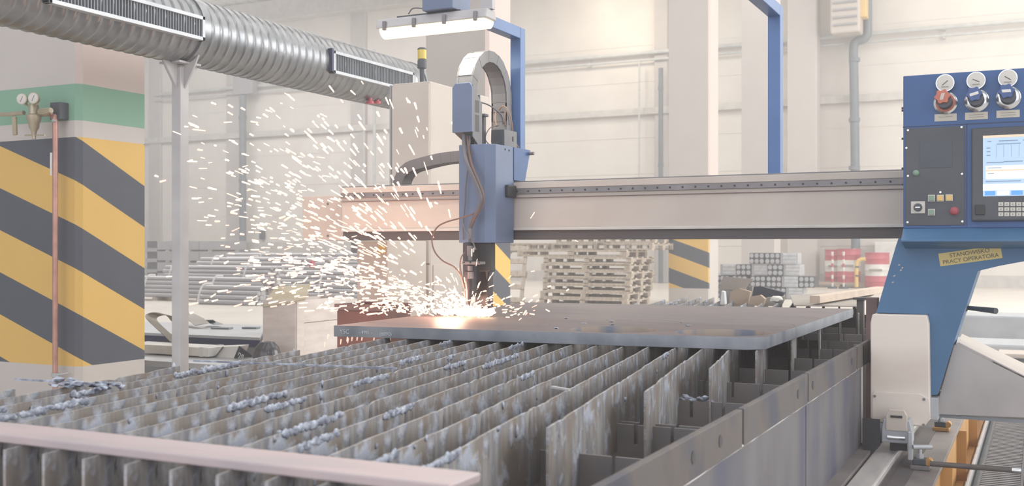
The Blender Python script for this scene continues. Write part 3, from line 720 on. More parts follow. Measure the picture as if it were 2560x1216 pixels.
# torch
def tz(py): return onY(1180, py, 4.16).z
tx = onY(1176, 700, 4.16).x
MB().box(onY(1162, 0, 4.2).x, onY(1182, 0, 4.2).x, 4.18, 4.24, tz(745), 1.072).build('torch_holder_bar', 'steel_dark', tc, bevel=.003)
MB().lathe((tx, 4.14, tz(775)), (0, 0, 1), [(0, .005), (.02, .009), (.05, .012), (.10, .014), (.11, .018), (.17, .018), (.175, .013), (.30, .013)], 20).build('torch_body', 'steel_dark', tc, smooth=True)
for (a_, c_, r_) in ((598, 572, .012), (640, 615, .017), (652, 640, .013), (697, 680, .018), (678, 665, .014)):
    MB().cyl((tx+.012, 4.135, tz(a_)), (tx+.012, 4.135, tz(c_)), r_*.85, 6 if r_ > .016 else 14).build('fitting', 'railstrip', tc)
MB().box(onY(1157, 0, 4.12).x, onY(1203, 0, 4.12).x, 4.11, 4.16, tz(661), tz(654)).build('clamp_plate', 'railstrip', tc, bevel=.001)
for px in (1160, 1176, 1198): q_ = onY(px, 657, 4.11); MB().cyl(q_, q_-V(0, .004, 0), .0035, 6).build('clamp_screw', 'black', tc)
MB().box(onY(1196, 0, 4.2).x, onY(1226, 0, 4.2).x, 4.2, 4.25, tz(680), 1.072).build('height_sensor', 'black', tc, bevel=.004)
xs = onY(1214, 0, 4.2).x
MB().cyl((xs, 4.22, tz(680)), (xs-.003, 4.22, tz(700)), .012, 12, .003).build('sensor_tip', 'black', tc)
MB().box(onY(1193, 0, 4.3).x, onY(1226, 0, 4.3).x, 4.28, 4.33, .775, 1.072).build('marker_unit', 'steel_dark', tc, bevel=.004)

# lamp frame: blue tubes
fr = thing('lamp_frame', 'blue square tube frame on the beam carrying the fluorescent lamp', 'frame', (-2.26, 4.6, 1.356))
MB().box(-2.300, -2.245, 4.625, 4.68, 1.10, 2.115).build('post', 'blue_tube', fr, bevel=.003)
MB().box(-2.300, -2.245, 4.27, 4.625, 2.06, 2.115).build('arm', 'blue_tube', fr, bevel=.003)
fr2 = thing('lamp_frame', 'blue square tube post on the beam rising left of the console', 'frame', (-1.02, 4.6, 1.356))
MB().box(-1.056, -1.002, 4.625, 4.68, 1.10, 2.10).build('post', 'blue_tube', fr2, bevel=.003)
MB().box(-1.056, -1.002, 4.10, 4.625, 2.05, 2.10).build('arm', 'blue_tube', fr2, bevel=.003)
lp = thing('fluorescent_lamp', 'lit fluorescent tube lamp in a grey housing hanging over the beam', 'lamp', (-2.5, 4.2, 2.03))
xa, xb = onY(955, 60, 4.2).x, onY(1228, 30, 4.2).x; zl = onY(1228, 48, 4.2).z
def prof(r0, z0, z1, x0, x1, bulge):
    pts = []
    for i in range(9):
        a = PI*i/8; pts.append((x0, 4.2-r0*math.cos(a), z0-bulge*math.sin(a)))
    pts += [(x0, 4.2+r0, z1), (x0, 4.2-r0, z1)]
    return MB().prism(pts, (x1-x0, 0, 0))
prof(.046, zl, zl+.002, xa+.015, xb-.012, .042).build('diffuser', 'tube_lit', lp, smooth=True)
MB().prism([(xa, 4.145, zl), (xa, 4.255, zl), (xa, 4.24, zl+.045), (xa, 4.16, zl+.045)], (xb-xa, 0, 0)).build('housing', 'grey_post', lp, bevel=.006)
for k in range(4):
    x = xa+.05+(xb-xa-.1)*k/3; MB().box(x-.008, x+.008, 4.137, 4.150, zl-.012, zl+.03).build('clip', 'railstrip', lp, bevel=.002)
MB().box(xa+.10, xb-.14, 4.17, 4.23, zl+.045, zl+.053).build('mount_plate', 'dark', lp, bevel=.002)
MB().box(onY(1075, 0, 4.2).x, onY(1150, 0, 4.2).x, 4.13, 4.30, zl+.053, zl+.14).build('ballast_box', 'blue_grey', lp, bevel=.004)
MB().tube(spline([(xa+.17, 4.16, zl+.055), (xa+.2, 4.15, zl+.075), (xa+.25, 4.15, zl+.07), (xa+.30, 4.16, zl+.06)], 6), .003, 6).build('cable', 'hose', lp)
MB().box(xa+.30, xb+.02, 4.19, 4.22, zl+.14, zl+.16).build('hanger_bar', 'blue_tube', lp)
MB().box(xb-.05, xb+.01, 4.19, 4.22, zl+.045, zl+.14).build('hanger', 'grey_post', lp)
l = bpy.data.lights.new('tube_light', 'AREA'); l.shape = 'RECTANGLE'; l.size = .5; l.size_y = .08; l.energy = 6; l.color = (1, .93, .78)
o = bpy.data.objects.new('tube_light', l); o.location = ((xa+xb)/2, 4.2, zl-.05); col.objects.link(o)

# ------------------------------------------------------------------ operator console
YC = 4.10; con = thing('operator_console', 'blue operator console with gauges, panels and screen on the gantry leg', 'control console', (-.2, 4.2, 1.12))
def cp(px, py, y=YC): return onY(px, py, y)
xl = cp(2258, 300).x; zt = cp(2262, 190).z; zb_ = cp(2258, 572).z; zd = cp(2258, 318).z
b = MB(); b.box(xl, .35, YC, YC+.28, zb_, zt); b.build('cabinet', 'blue', con, bevel=.003)
MB().box(xl-.001, .351, YC-.001, YC+.01, zd-.0015, zd+.0015).build('panel_gap', 'navy', con)
xm = cp(2416, 400).x
MB().box(xm, xm+.003, YC-.001, YC+.01, zb_+.005, zd).build('panel_gap', 'navy', con)
MB().prism([(xl, YC, zb_), (xl, YC-.07, zb_-.042), (xl, YC-.07, zb_-.048), (xl, YC+.06, zb_-.072), (xl, YC+.28, zb_-.072), (xl, YC+.28, zb_)], (.8, 0, 0)).build('flared_base', 'blue_dark', con, bevel=.001)
# dark switch panel
a, c = cp(2264, 322), cp(2412, 563)
sp_ = MB().box(a.x, c.x, YC-.004, YC+.001, c.z, a.z).build('switch_panel', 'dark', con, bevel=.001)
for (px, py) in ((2270, 326), (2404, 318), (2266, 370), (2270, 440), (2405, 435), (2351, 481), (2269, 556), (2406, 554)):
    q = cp(px, py, YC-.004); MB().cyl(q, q-V(0, .002, 0), .0038, 10).build('screw', 'chrome', sp_)
def button(px, py, r, mat, depth=.012):
    q = cp(px, py, YC-.004); MB().lathe(q, (0, -1, 0), [(0, r*1.1), (.004, r*1.1), (.005, r*.9), (depth, r*.85), (depth+.002, r*.6)], 18).build('button', mat, sp_, smooth=True)
button(2290, 433, .010, 'green_btn'); button(2386, 528, .014, 'red_btn', .018)
def sqb(px, py, h, mat):
    q = cp(px, py, YC-.004); f = MB().box(q.x-h, q.x+h, YC-.010, YC-.004, q.z-h, q.z+h).build('button', 'keys', sp_, bevel=.001)
    MB().box(q.x-h*.75, q.x+h*.75, YC-.014, YC-.010, q.z-h*.75, q.z+h*.75).build('button_cap', mat, f, bevel=.001)
sqb(2329, 496, .012, 'green_btn'); sqb(2351, 496, .012, 'yellow'); sqb(2373, 495, .012, 'yellow'); sqb(2329, 531, .012, 'green_btn')
q = cp(2295, 519, YC-.004); kp = MB().box(q.x-.024, q.x+.024, YC-.007, YC-.004, q.z-.022, q.z+.022).build('key_switch', 'keys', sp_, bevel=.002)
MB().lathe((q.x, YC-.007, q.z), (0, -1, 0), [(0, .015), (.006, .014), (.012, .012), (.012, .005)], 18).build('lock', 'dark', kp, smooth=True)
MB().box(q.x-.008, q.x+.008, YC-.021, YC-.019, q.z-.002, q.z+.002).build('key_slot', 'chrome', kp)
a, c = cp(2300, 355), cp(2380, 418); MB().box(a.x, c.x, YC-.0055, YC-.004, c.z, a.z).build('blanking_plate', paint('panel_shade', (80, 84, 96)), sp_)
# screen unit
a, c = cp(2429, 322), cp(2429, 554)
su = MB().box(a.x, .30, YC-.018, YC+.001, c.z, a.z).build('screen_unit', 'dark', con, bevel=.006)
a, c = cp(2458, 341), cp(2458, 492); xs0 = a.x; xs1 = a.x+.30; ys = YC-.0185; zs0, zs1 = c.z, a.z; H_ = zs1-zs0
sc = MB().box(xs0, xs1, ys-.001, ys+.005, zs0, zs1).build('screen', 'screen', su)
def scr(fx0, fx1, fz0, fz1, mat, k=1): MB().box(xs0+.30*fx0, xs0+.30*fx1, ys-.001-.0006*k, ys-.001, zs1-H_*fz1, zs1-H_*fz0).build('screen_area', mat, sc)
scr(.0, 1, 0, .04, 'screen_o'); scr(.03, .5, .50, .72, 'screen_w'); scr(.03, .5, .565, .59, 'screen_o', 2); scr(0, 1, .80, .905, 'screen_w')
scr(.02, .13, .915, .985, 'screen_b'); scr(.15, .28, .915, .985, 'screen_w'); scr(.30, .42, .915, .985, 'screen_b'); scr(.44, .8, .915, .985, 'screen_b')
for (u0, u1, v_) in ((.05, .09, .09), (.17, .37, .09), (.42, .6, .09), (.15, .40, .14), (.45, .62, .14), (.04, .08, .2), (.04, .08, .26), (.04, .08, .32), (.04, .22, .44), (.22, .42, .43), (.03, .4, .75), (.05, .2, .53), (.05, .12, .62)):
    scr(u0, u1, v_, v_+.012, 'screen_d', 3)
for u in (.14, .22, .3, .38, .45): MB().box(xs0+.3*u, xs0+.3*u+.0008, ys-.0017, ys-.001, zs1-H_*.36, zs1-H_*.16).build('screen_line', 'screen_d', sc)
q = cp(2450, 525, YC-.018); MB().box(q.x-.016, q.x+.016, YC-.024, YC-.018, q.z-.018, q.z+.018).build('port_cover', 'black', su, bevel=.004)
for r_ in range(3):
    for k in range(9):
        q = cp(2502+k*15, 511+r_*12.6, YC-.018); MB().box(q.x-.008, q.x+.008, YC-.0205, YC-.018, q.z-.0068, q.z+.0068).build('key', 'keys', su, bevel=.001)
        MB().box(q.x-.0018, q.x+.0018, YC-.0208, YC-.0204, q.z-.003, q.z+.003).build('key_print', 'ink_pale', su)
# three regulators with gauges
for i, (gx, gy_, kx, ky) in enumerate(((2364, 210, 2362, 250), (2441, 204, 2440, 244), (2520, 198, 2519, 237))):
    q = cp(gx, gy_)
    g = MB().lathe(q, (0, -1, 0), [(0, .026), (.02, .031), (.026, .031), (.026, .028)], 28).build('gauge', 'chrome', con, smooth=True)
    MB().cyl(q-V(0, .0255, 0), q-V(0, .0268, 0), .028, 28).build('dial', 'gauge', g)
    an = (.7, -.45, -.6)[i]; MB().obox(q-V(0, .0275, 0), V(math.cos(an), 0, math.sin(an))*.012, V(0, .0005, 0), V(-math.sin(an), 0, math.cos(an))*.0012).build('needle', 'ink', g)
    MB().box(q.x-.012, q.x+.012, q.y-.0272, q.y-.0267, q.z-.016, q.z-.012).build('dial_print', 'ink_pale', g)
    q = cp(kx+2, ky+8)
    f = MB().lathe(q, (0, -1, 0), [(0, .041), (.008, .040), (.012, .034), (.013, .020)], 32).build('regulator_flange', 'chrome', con, smooth=True)
    if i == 0: MB().lathe(q-V(0, .0125, 0), (0, -1, 0), [(0, .033), (.0015, .033)], 32).build('flange_ring', 'knob_red', f)
    k = MB().lathe(q-V(0, .012, 0), (0, -1, 0), [(0, .026), (.02, .018), (.05, .017), (.052, .024), (.075, .026)], 20).build('knob_stem', 'dark', con, smooth=True)
    b = MB(); n_ = 24; cq = q-V(.004, .075, -.012)
    b.prism([(cq.x+(.024+.0025*(1 if j % 4 < 2 else -1))*math.cos(2*PI*j/n_), cq.y, cq.z+(.024+.0025*(1 if j % 4 < 2 else -1))*math.sin(2*PI*j/n_)) for j in range(n_)], (0, -.022, 0))
    kb = b.build('knob', 'knob_red' if i == 0 else 'knob_blue', con, bevel=.002)
    b = MB(); b.obox(cq-V(0, .0225, 0), (V(.003, 0, .012) if i == 0 else V(.014, 0, .004 if i == 1 else .0)), V(0, .001, 0), (V(.006, 0, 0) if i == 0 else V(-.001, 0, .005)))
    b.build('knob_badge', 'white' if i else 'offwhite', kb, bevel=.001)
    lx = (2364, 2441, 2520)[i]; ly = (294, 290, 285)[i]
    q = cp(lx, ly); pl_ = MB().box(q.x-.037, q.x+.037, YC-.002, YC, q.z-.013, q.z+.013).build('name_plate', 'plate_label', con, bevel=.0005)
    for z_ in ((.002,) if i == 0 else (.004, -.004)): MB().box(q.x-.024, q.x+.024, YC-.0025, YC-.002, q.z+z_-.001, q.z+z_+.001).build('plate_print', 'ink_pale', pl_)
for py in (268, 274, 345, 420, 460): q = cp(2256, py); MB().cyl(q+V(.002, .03, 0), q+V(-.006, .03, 0), .004, 8).build('hinge_screw', 'dark', con)

# gantry leg under the console
lg = thing('console_leg', 'slanted blue steel leg under the console with a beige base box', 'machine leg', (-.4, 4.2, .31))
YL = 4.165
q = [(2246, 596), (2240, 614), (2190, 783), (2321, 787), (2323, 990), (2344, 988), (2383, 862), (2445, 678), (2500, 665), (2700, 628), (2700, 596)]
MB().prism([onY(a, c, YL) for a, c in q], (0, .22, 0)).build('blue_leg', 'blue_dark', lg, bevel=.002)
q = [(2176, 808), (2181, 786), (2317, 789), (2322, 812), (2325, 1050), (2310, 1068), (2186, 1058), (2176, 1045)]
MB().prism([onY(a, c, 4.12) for a, c in q], (0, .26, 0)).build('base_box', 'beige_dirty', lg, bevel=.004)
q = [(2181, 985), (2186, 980), (2300, 986), (2322, 998), (2326, 1045), (2308, 1066), (2186, 1054), (2180, 1045)]
cpn = MB().prism([onY(a, c, 4.116) for a, c in q], (0, .004, 0)).build('cover_plate', 'beige_dirty', lg, bevel=.001)
for (a_, c_) in ((2187, 991), (2310, 999), (2186, 1053), (2309, 1063)): z = onY(a_, c_, 4.116); MB().cyl(z, z-V(0, .004, 0), .005, 8).build('bolt', 'railstrip', cpn)
MB().box(onY(2165, 0, 4.3).x, onY(2193, 0, 4.3).x, 4.30, 4.36, .31, onY(2165, 745, 4.3).z).build('rust_post', 'rust', lg, bevel=.002)
MB().box(onY(2318, 0, 4.14).x, onY(2345, 0, 4.14).x, 4.14, 4.36, onY(2320, 1050, 4.14).z, onY(2320, 995, 4.14).z).build('side_bracket', 'galv_flat', lg, bevel=.002)
# bearing shoe around the rail
cx = onY(2243, 1080, 4.06).x
b = MB(); z0 = .348; b.prism([(cx-.052, 4.04, z0), (cx-.052, 4.04, z0+.05), (cx-.045, 4.04, z0+.085), (cx+.045, 4.04, z0+.085), (cx+.052, 4.04, z0+.05), (cx+.052, 4.04, z0)], (0, .08, 0)); b.build('bearing_shoe', 'galv_flat', lg, bevel=.004)
MB().prism([(cx-.036, 4.036, z0+.045), (cx-.036, 4.036, z0+.1), (cx-.025, 4.036, z0+.12), (cx+.025, 4.036, z0+.12), (cx+.036, 4.036, z0+.1), (cx+.036, 4.036, z0+.045)], (0, .02, 0)).build('shoe_plate', 'offwhite', lg, bevel=.002)
MB().box(cx-.02, cx+.02, 4.033, 4.037, z0+.092, z0+.10).build('shoe_slot', 'black', lg)
MB().cyl((cx-.03, 4.03, z0+.022), (cx+.03, 4.03, z0+.022), .007, 10).build('wiper_roll', 'chrome', lg)
MB().box(cx+.042, cx+.058, 4.0, 4.03, z0-.05, z0+.05).build('scraper', 'galv_flat', lg, bevel=.003)
MB().cyl((cx+.06, 3.99, z0+.0), (cx+.12, 4.02, z0+.0), .008, 10).build('scraper_pin', 'galv_flat', lg)
b = MB(); b.prism([(cx-.115, 4.02, z0+.085), (cx-.115, 4.02, z0-.02), (cx-.092, 4.02, z0-.055), (cx-.054, 4.02, z0-.01), (cx-.054, 4.02, z0+.085)], (0, .006, 0)); b.build('wiper_blade', 'black', lg)
MB().box(cx-.03, cx+.03, 4.10, 4.34, .312, .42).build('runner_block', 'steel_dark', lg)
# sticker
sa, sb_ = V(*onY(2352, 636, YL-.001)), V(*onY(2494, 616, YL-.001)); xd = (sb_-sa).normalized(); zd_ = V(-xd.z, 0, xd.x)
ctr = V(*onY(2425, 640, YL-.0005))
st = MB().obox(ctr, xd*.104, V(0, .0007, 0), zd_*.0235).build('warning_sticker', 'sticker', lg)
text_mesh('sticker_text', 'STANOWISKO', .0205, 'ink', st, ctr+zd_*.010+V(0, -.001, 0), xd, zd_, .0003)
text_mesh('sticker_text', 'PRACY OPERATORA', .0205, 'ink', st, ctr-zd_*.011+V(0, -.001, 0), xd, zd_, .0003)
for (a_, c_) in ((2248, 663), (2256, 670), (2252, 676), (2236, 690), (2232, 706), (2424, 583), (2460, 578), (2430, 587)):
    z = onY(a_, c_, YL-.0005) if c_ > 600 else onY(a_, c_, YC-.03)
    if c_ > 600: MB().obox(z, (.003, 0, .001), (0, .0003, 0), (0, 0, .0022)).build('paint_chip', 'offwhite', lg)
cr = MB().tube([onY(2418, 770, 4.3), onY(2490, 778, 4.2)], [.008, .011], 12).build('hand_crank', 'dark', lg, smooth=True)
MB().cyl(onY(2412, 768, 4.3)+V(-.01, 0, 0), onY(2420, 770, 4.3), .014, 12).build('crank_hub', 'block_dark', lg)
# grey side cover
cv = thing('side_cover', 'grey sheet metal housing right of the console leg', 'machine cover', (-.1, 4.4, .42))
q = [(2345, 1037), (2349, 988), (2384, 864), (2398, 857), (2700, 1010), (2700, 1051)]
MB().prism([onY(a, c, 4.20) for a, c in q], (0, .012, 0)).build('front_sheet', paint('grey_cover', (176, 172, 172), rough=.5), cv, bevel=.002)
p0, p1 = onY(2392, 857, 4.20), onY(2700, 1010, 4.20)
MB().prism([p0, p0+V(-.01, .45, .0), p1+V(0, .45, 0), p1], (0, 0, -.01)).build('sloped_top', 'offwhite', cv, bevel=.002)  # paler than the front sheet: light on the slope put into its colour
MB().box(p0.x, p0.x+.012, 4.21, 4.60, .44, p0.z-.01).build('inner_wall', 'offwhite', cv)
MB().box(onY(2400, 0, 4.25).x, onY(2432, 0, 4.25).x, 4.22, 4.34, onY(0, 862, 4.25).z, onY(0, 838, 4.25).z).build('hinge_block', 'offwhite', cv, bevel=.004)
MB().box(onY(2345, 0, 4.2).x, .30, 4.212, 4.62, .425, .437).build('bottom_sheet', 'grille', cv)

# ------------------------------------------------------------------ track, bed and cable tray
rl = thing('guide_rail', 'straight machined steel guide rail the gantry runs on', 'rail', (-.5, 4, .27))
MB().box(-.542, -.462, .9, 7.5, .285, .310).build('rail_head', 'rail', rl, bevel=.006)
MB().box(-.530, -.474, .9, 7.5, .262, .287).build('rail_web', 'railstrip', rl)
bd = thing('track_bed', 'long steel bed plate under the guide rail on orange supports', 'machine bed', (-.42, 4, 0))
MB().box(-.548, -.318, .9, 7.5, .245, .262).build('bed_plate', 'bed', bd, bevel=.002)
MB().box(-.455, -.40, .9, 7.5, .262, .266).build('bed_strip', 'side', bd)
MB().box(-.345, -.330, .9, 7.5, .02, .245).build('orange_web', 'orange', bd)
MB().box(-.36, -.300, .9, 7.5, .0, .02).build('orange_flange', 'orange', bd)
for y in (2.4, 3.3, 4.25, 5.1, 6.0): MB().box(-.330, -.290, y, y+.014, .02, .24).build('stiffener', 'orange', bd)
# levelling clamps
def clamp(px, py, label, yel):
    p = onZ(px, py, .263); t_ = thing('levelling_clamp', label, 'clamp', p)
    MB().box(p.x-.030, p.x+.035, p.y-.035, p.y+.035, .263, .278).build('pad', 'orange' if yel else 'bed', t_, bevel=.002)
    MB().box(p.x-.024, p.x+.022, p.y-.022, p.y+.022, .278, .300).build('block', 'dark', t_, bevel=.003)
    MB().cyl((p.x, p.y, .30), (p.x, p.y, .315), .014, 6).build('nut', 'galv_flat', t_)
    MB().cyl((p.x, p.y, .315), (p.x, p.y, .345), .007, 10).build('bolt', 'galv_flat', t_)
    MB().cyl((p.x+.03, p.y-.02, .29), (p.x+.03, p.y+.02, .29), .013, 8).build('side_nut', 'orange', t_)
clamp(2352, 1076, 'levelling clamp on the bed beneath the blue leg', True); cp_ = clamp(2300, 1172, 'levelling clamp on the bed holding the long rod, nearest the camera', False)
a, c = onZ(2325, 1160, .29), onZ(2553, 1178, .29)
rd = thing('lever_rod', 'long grey steel rod sticking out sideways from the near clamp', 'rod', a)
MB().cyl(a, a.lerp(c, .9), .0095, 12).build('rod', 'side', rd, smooth=True)
MB().cyl(a.lerp(c, .9), c, .011, 12).build('rod_end', 'chrome', rd, smooth=True)
tr = thing('cable_tray', 'grey cable tray with a flat ribbed energy chain beside the track', 'cable tray', (-.16, 4.6, 0))
MB().box(-.276, -.264, 1.8, 7.6, .0, .075).build('tray_side', 'grey_post', tr, bevel=.002)
MB().box(-.046, -.034, 1.8, 7.6, .0, .075).build('tray_side', 'grey_post', tr, bevel=.002)
MB().box(-.276, -.034, 1.8, 7.6, .0, .006).build('tray_floor', 'grille', tr)
b = MB()
for i in range(125):
    y = 2.4+i*.04; b.box(-.225, -.075, y, y+.022, .04, .058)
g = b.build('chain_ribs', 'chain', tr)
MB().box(-.222, -.078, 2.4, 7.5, .012, .042).build('chain_core', 'dark', tr)
for s in (-.232, -.068): MB().box(s-.006, s+.006, 2.4, 7.5, .012, .056).build('chain_side', 'dark', tr)


# ------------------------------------------------------------------ things behind the table, left
YK = 6.3
a, c = onY(657, 758, YK), onY(738, 752, YK)
ck = thing('wooden_crate', 'pale wooden crate with its lid ajar standing between duct post and cutting plate', 'crate', ((a.x+c.x)/2, 6.6, 0))
zc_ = c.z
MB().box(a.x, c.x, YK, YK+.015, .0, zc_).build('front_board', 'wood_pale', ck, bevel=.002)
MB().box(c.x-.015, c.x, YK+.015, 7.0, zc_-.17, zc_).build('side_board', 'wood_pale', ck, bevel=.002)
MB().box(c.x-.015, c.x, YK+.015, 7.0, 0, zc_-.174).build('side_board', 'wood_pale', ck, bevel=.002)
MB().box(a.x, a.x+.015, YK+.015, 7.0, 0, zc_).build('side_board', 'wood_pale', ck)
MB().box(a.x, c.x, 7.0, 7.015, 0, zc_).build('back_board', 'wood_pale', ck)
MB().box(c.x, c.x+.01, YK+.01, YK+.09, 0, zc_).build('corner_batten', 'wood_pale', ck)
q = [onY(655, 768, YK-.02), onY(686, 722, YK+.35), onY(778, 714, YK+.45), onY(762, 752, YK+.0)]
MB().prism(q, (0, .01, .012)).build('lid', 'wood_lid', ck)
Y = 4.46; a, c = onY(843, 760, Y), onY(962, 800, Y)
t = thing('scrap_bin', 'rusty brown steel scrap bin behind the left end of the plate', 'bin', ((a.x+c.x)/2, Y+.12, 0))
b = MB(); b.box(a.x, c.x, Y, Y+.02, 0, a.z); b.box(a.x, c.x, Y+.22, Y+.24, 0, a.z); b.box(a.x, a.x+.02, Y+.02, Y+.22, 0, a.z); b.box(c.x-.02, c.x, Y+.02, Y+.22, 0, a.z); b.box(a.x+.02, c.x-.02, Y+.02, Y+.22, 0, .02); b.build('body', 'brown', t)
MB().box(a.x-.01, c.x+.01, Y-.01, Y+.005, a.z-.03, a.z).build('rim', 'rust', t)
# bundles of long tubes
def tube_bundle(pxl, pxr, ytop, ybot, Y, r, rows, depthn, label, straps=(), hex_=False):
    L_, R_ = onY(pxl, ybot, Y), onY(pxr, ybot, Y); z0 = max(0.0, L_.z)+r
    t = thing('tube_bundle', label, 'tube bundle', ((L_.x+R_.x)/2, Y, z0-r), 'bundles of grey steel tubes on the hall floor')
    for i in range(rows):
        for j in range(depthn-(i if hex_ else 0)):
            if j > 1 and i < rows-1 and j < depthn-1: pass
            y = Y+j*2*r+(i*r); z = z0+i*2*r*.9; dx = R.uniform(-.06, .06)
            MB().cyl((L_.x+dx, y, z), (R_.x+dx, y, z), r*.97, 10).build('tube', 'tube_steel', t, smooth=True)
    for f in (.2, .55, .9):
        if z0-r > .03: x = L_.x+(R_.x-L_.x)*f; MB().box(x-.06, x+.06, Y-r, Y+depthn*2*r, 0, z0-r-.002).build('bearer', 'pallet', t)
    for px in straps:
        x = onY(px, ybot, Y).x; h = rows*2*r*.9
        MB().tube(spline([(x, Y-r*1.05, z0-r), (x+.03, Y-r*1.25, z0+h*.4), (x+.1, Y-r*.4, z0+h-r*.6), (x+.2, Y+r*2, z0+h-.2*r)], 5), .018, 6).build('strap', 'strap', t, smooth=True)
tube_bundle(500, 640, 0, 762, 15.2, .048, 4, 5, 'lowest front bundle of grey tubes left of the wooden crate', (500,), True)
tube_bundle(330, 650, 0, 742, 15.9, .045, 5, 4, 'front bundle of grey tubes just behind the lowest one, strapped in white', (530, 362))
tube_bundle(402, 668, 0, 712, 17.2, .045, 5, 4, 'second row bundle of grey tubes with a wide white strap at its right end', (610, 425))
tube_bundle(488, 810, 0, 682, 19.5, .05, 4, 4, 'upper rear bundle of grey tubes behind the second row', (530, 622, 760))
tube_bundle(560, 960, 0, 668, 21.5, .05, 4, 4, 'rearmost bundle of grey tubes under the dark downpipe', (650,))
tube_bundle(690, 960, 0, 742, 16.0, .045, 6, 4, 'bundle of grey tubes behind the wooden crate and the sparks', (800,))
# grey container stack at the wall
YB_ = 25.5; xa_, xb_ = onY(392, 0, YB_).x, onY(552, 0, YB_).x; xd_ = onY(362, 0, YB_).x
for k in range(4):
    zt_ = onY(450, 603+27*k, YB_).z; zb2 = onY(450, 603+27*(k+1)-5, YB_).z
    t = thing('grey_container', ('topmost', 'second', 'third', 'lowest')[k]+' grey flat container of the stack by the back wall, left of the duct post', 'container', ((xa_+xb_)/2, YB_+.6, max(0, zb2-.1)))
    for j in range(3):
        x0 = xa_+(xb_-xa_)*j/3; MB().box(x0+.01, xa_+(xb_-xa_)*(j+1)/3-.01, YB_, YB_+1.2, zb2, zt_).build('front_panel', 'block_grey', t, bevel=.01)
        MB().box(x0+.35, x0+.5, YB_+.02, YB_+1.1, zb2-.05, zb2).build('runner', 'pallet', t)
    MB().box(xd_, xa_-.02, YB_+.1, YB_+1.2, zb2, zt_).build('open_end', 'block_dark', t)
    MB().box(xd_, xa_-.02, YB_+.02, YB_+1.2, zb2-.05, zb2+.06).build('end_shelf', 'block_grey', t)
# stack of steel sheets with a navy edge
sz = .37; A_ = [onZ(300, 803, sz), onZ(664, 813, sz), onZ(650, 845, sz), onZ(280, 829, sz)]
t = thing('sheet_stack', 'low stack of pale steel sheets with a navy blue edge behind the table', 'steel sheets', (A_[0]+A_[2])/2-V(0, 0, sz))
MB().prism([p-V(0, 0, .02) for p in A_], (0, 0, .02)).build('top_sheet', 'sheet', t)
MB().prism([p-V(0, 0, .07) for p in A_], (0, 0, .048)).build('navy_sheet', 'navy', t)
MB().prism([p-V(0, 0, .36)+(((A_[0]+A_[2])/2-p)*.04) for p in A_], (0, 0, .288)).build('support', 'block_grey', t)
for (px, py, w_) in ((555, 823, .08), (1, 1, 0), (628, 822, .06)):
    if w_: p = onZ(px, py, sz); tag(MB().obox(p+V(0, 0, .008), (w_, .02, 0), (-.01, .04, 0), (0, 0, .006)).build('metal_offcut', 'grille'), 'flat dark metal offcut lying on the pale sheet stack %s' % ('in its middle' if px == 555 else 'by the crate'), 'metal scrap')
# curled steel strips
def ribbon(pts, wv, mat, name, label):
    pts = spline(pts, 8); b = MB(); rows = []
    wv = Vector(wv)
    for p in pts: rows.append([b.b.verts.new(p-wv), b.b.verts.new(p+wv)])
    for r0, r1 in zip(rows, rows[1:]): b.b.faces.new([r0[0], r0[1], r1[1], r1[0]])
    o = b.build(name, mat); s = o.modifiers.new('s', 'SOLIDIFY'); s.thickness = .004; return tag(o, label, 'metal scrap')
Yr = 6.9
ribbon([onY(440, 858, 6.22), onY(424, 842, 6.22), onY(400, 820, 6.22), onY(380, 800, 6.22), onY(380, 790, 6.27), onY(402, 785, 6.32), onY(428, 791, 6.4), onY(444, 808, 6.5)], (.03, .03, -.012), 'khaki', 'curled_strip', 'curled khaki steel strip standing on the sheets left of the duct post')
ribbon([onY(506, 812, Yr), onY(490, 800, Yr+.1), onY(470, 790, Yr+.2), onY(455, 786, Yr+.3)], (.03, .05, .01), 'khaki', 'curled_strip', 'bent khaki steel strip just right of the duct post')
ribbon([onZ(545, 812, .39), onZ(530, 806, .40), onZ(520, 800, .43)], (.03, .03, .0), 'grille', 'curled_strip', 'small bent dark strip on the sheets right of the duct post')
# long white cartons with a printed dark end
def carton(pa, pb, pc, Y, label, ytop=0):
    pass
Yq = 6.02
a, c = onY(365, 862, Yq), onY(522, 866, Yq); lo_ = onY(365, 884, Yq)
t = thing('long_carton', 'long white carton lying behind the table, left of the duct post', 'carton', ((a.x+c.x)/2, Yq+.1, lo_.z))
MB().box(a.x-.2, c.x, Yq, Yq+.22, lo_.z, a.z).build('box', 'white', t, bevel=.004)
MB().box(c.x-.09, c.x-.055, Yq-.003, Yq+.224, lo_.z-.002, a.z+.003).build('band', 'strap', t)
a = onY(520, 905, 6.1); tl_ = onY(538, 868, 6.1); tr_ = onY(597, 866, 6.1); br_ = onY(580, 908, 6.1)
t = thing('printed_carton', 'white carton with a dark printed end, right of the duct post', 'carton', a)
MB().prism([a, tl_, tr_, br_], (-.02, .14, 0)).build('box', 'white', t, bevel=.003)
nd = (onY(627, 884, 6.3)-tr_)
b = MB(); b.prism([tr_+V(.001, -.001, 0), onY(628, 890, 6.25), onY(604, 930, 6.25), br_+V(.001, -.001, 0)], (0, .01, 0)); en = b.build('printed_end', 'block_dark', t)
for k, (px, py, s) in enumerate(((604, 885, .030), (610, 902, .026))):
    p = onY(px, py, 6.14); text_mesh('print', 'fine' if k == 0 else 'line', .055, 'white', en, p+V(0, -.02, 0), V(.9, .2, -.45), V(.45, 0, .9), .0005)
MB().tube([onY(558, 868, 6.08), onY(545, 885, 6.08), onY(526, 903, 6.08)], .006, 6).build('band', 'hose', t)
MB().box(onY(518, 0, 6.08).x, onY(526, 0, 6.08).x, 6.05, 6.08, onY(0, 905, 6.08).z, onY(0, 858, 6.08).z).build('band_clip', 'strap', t)
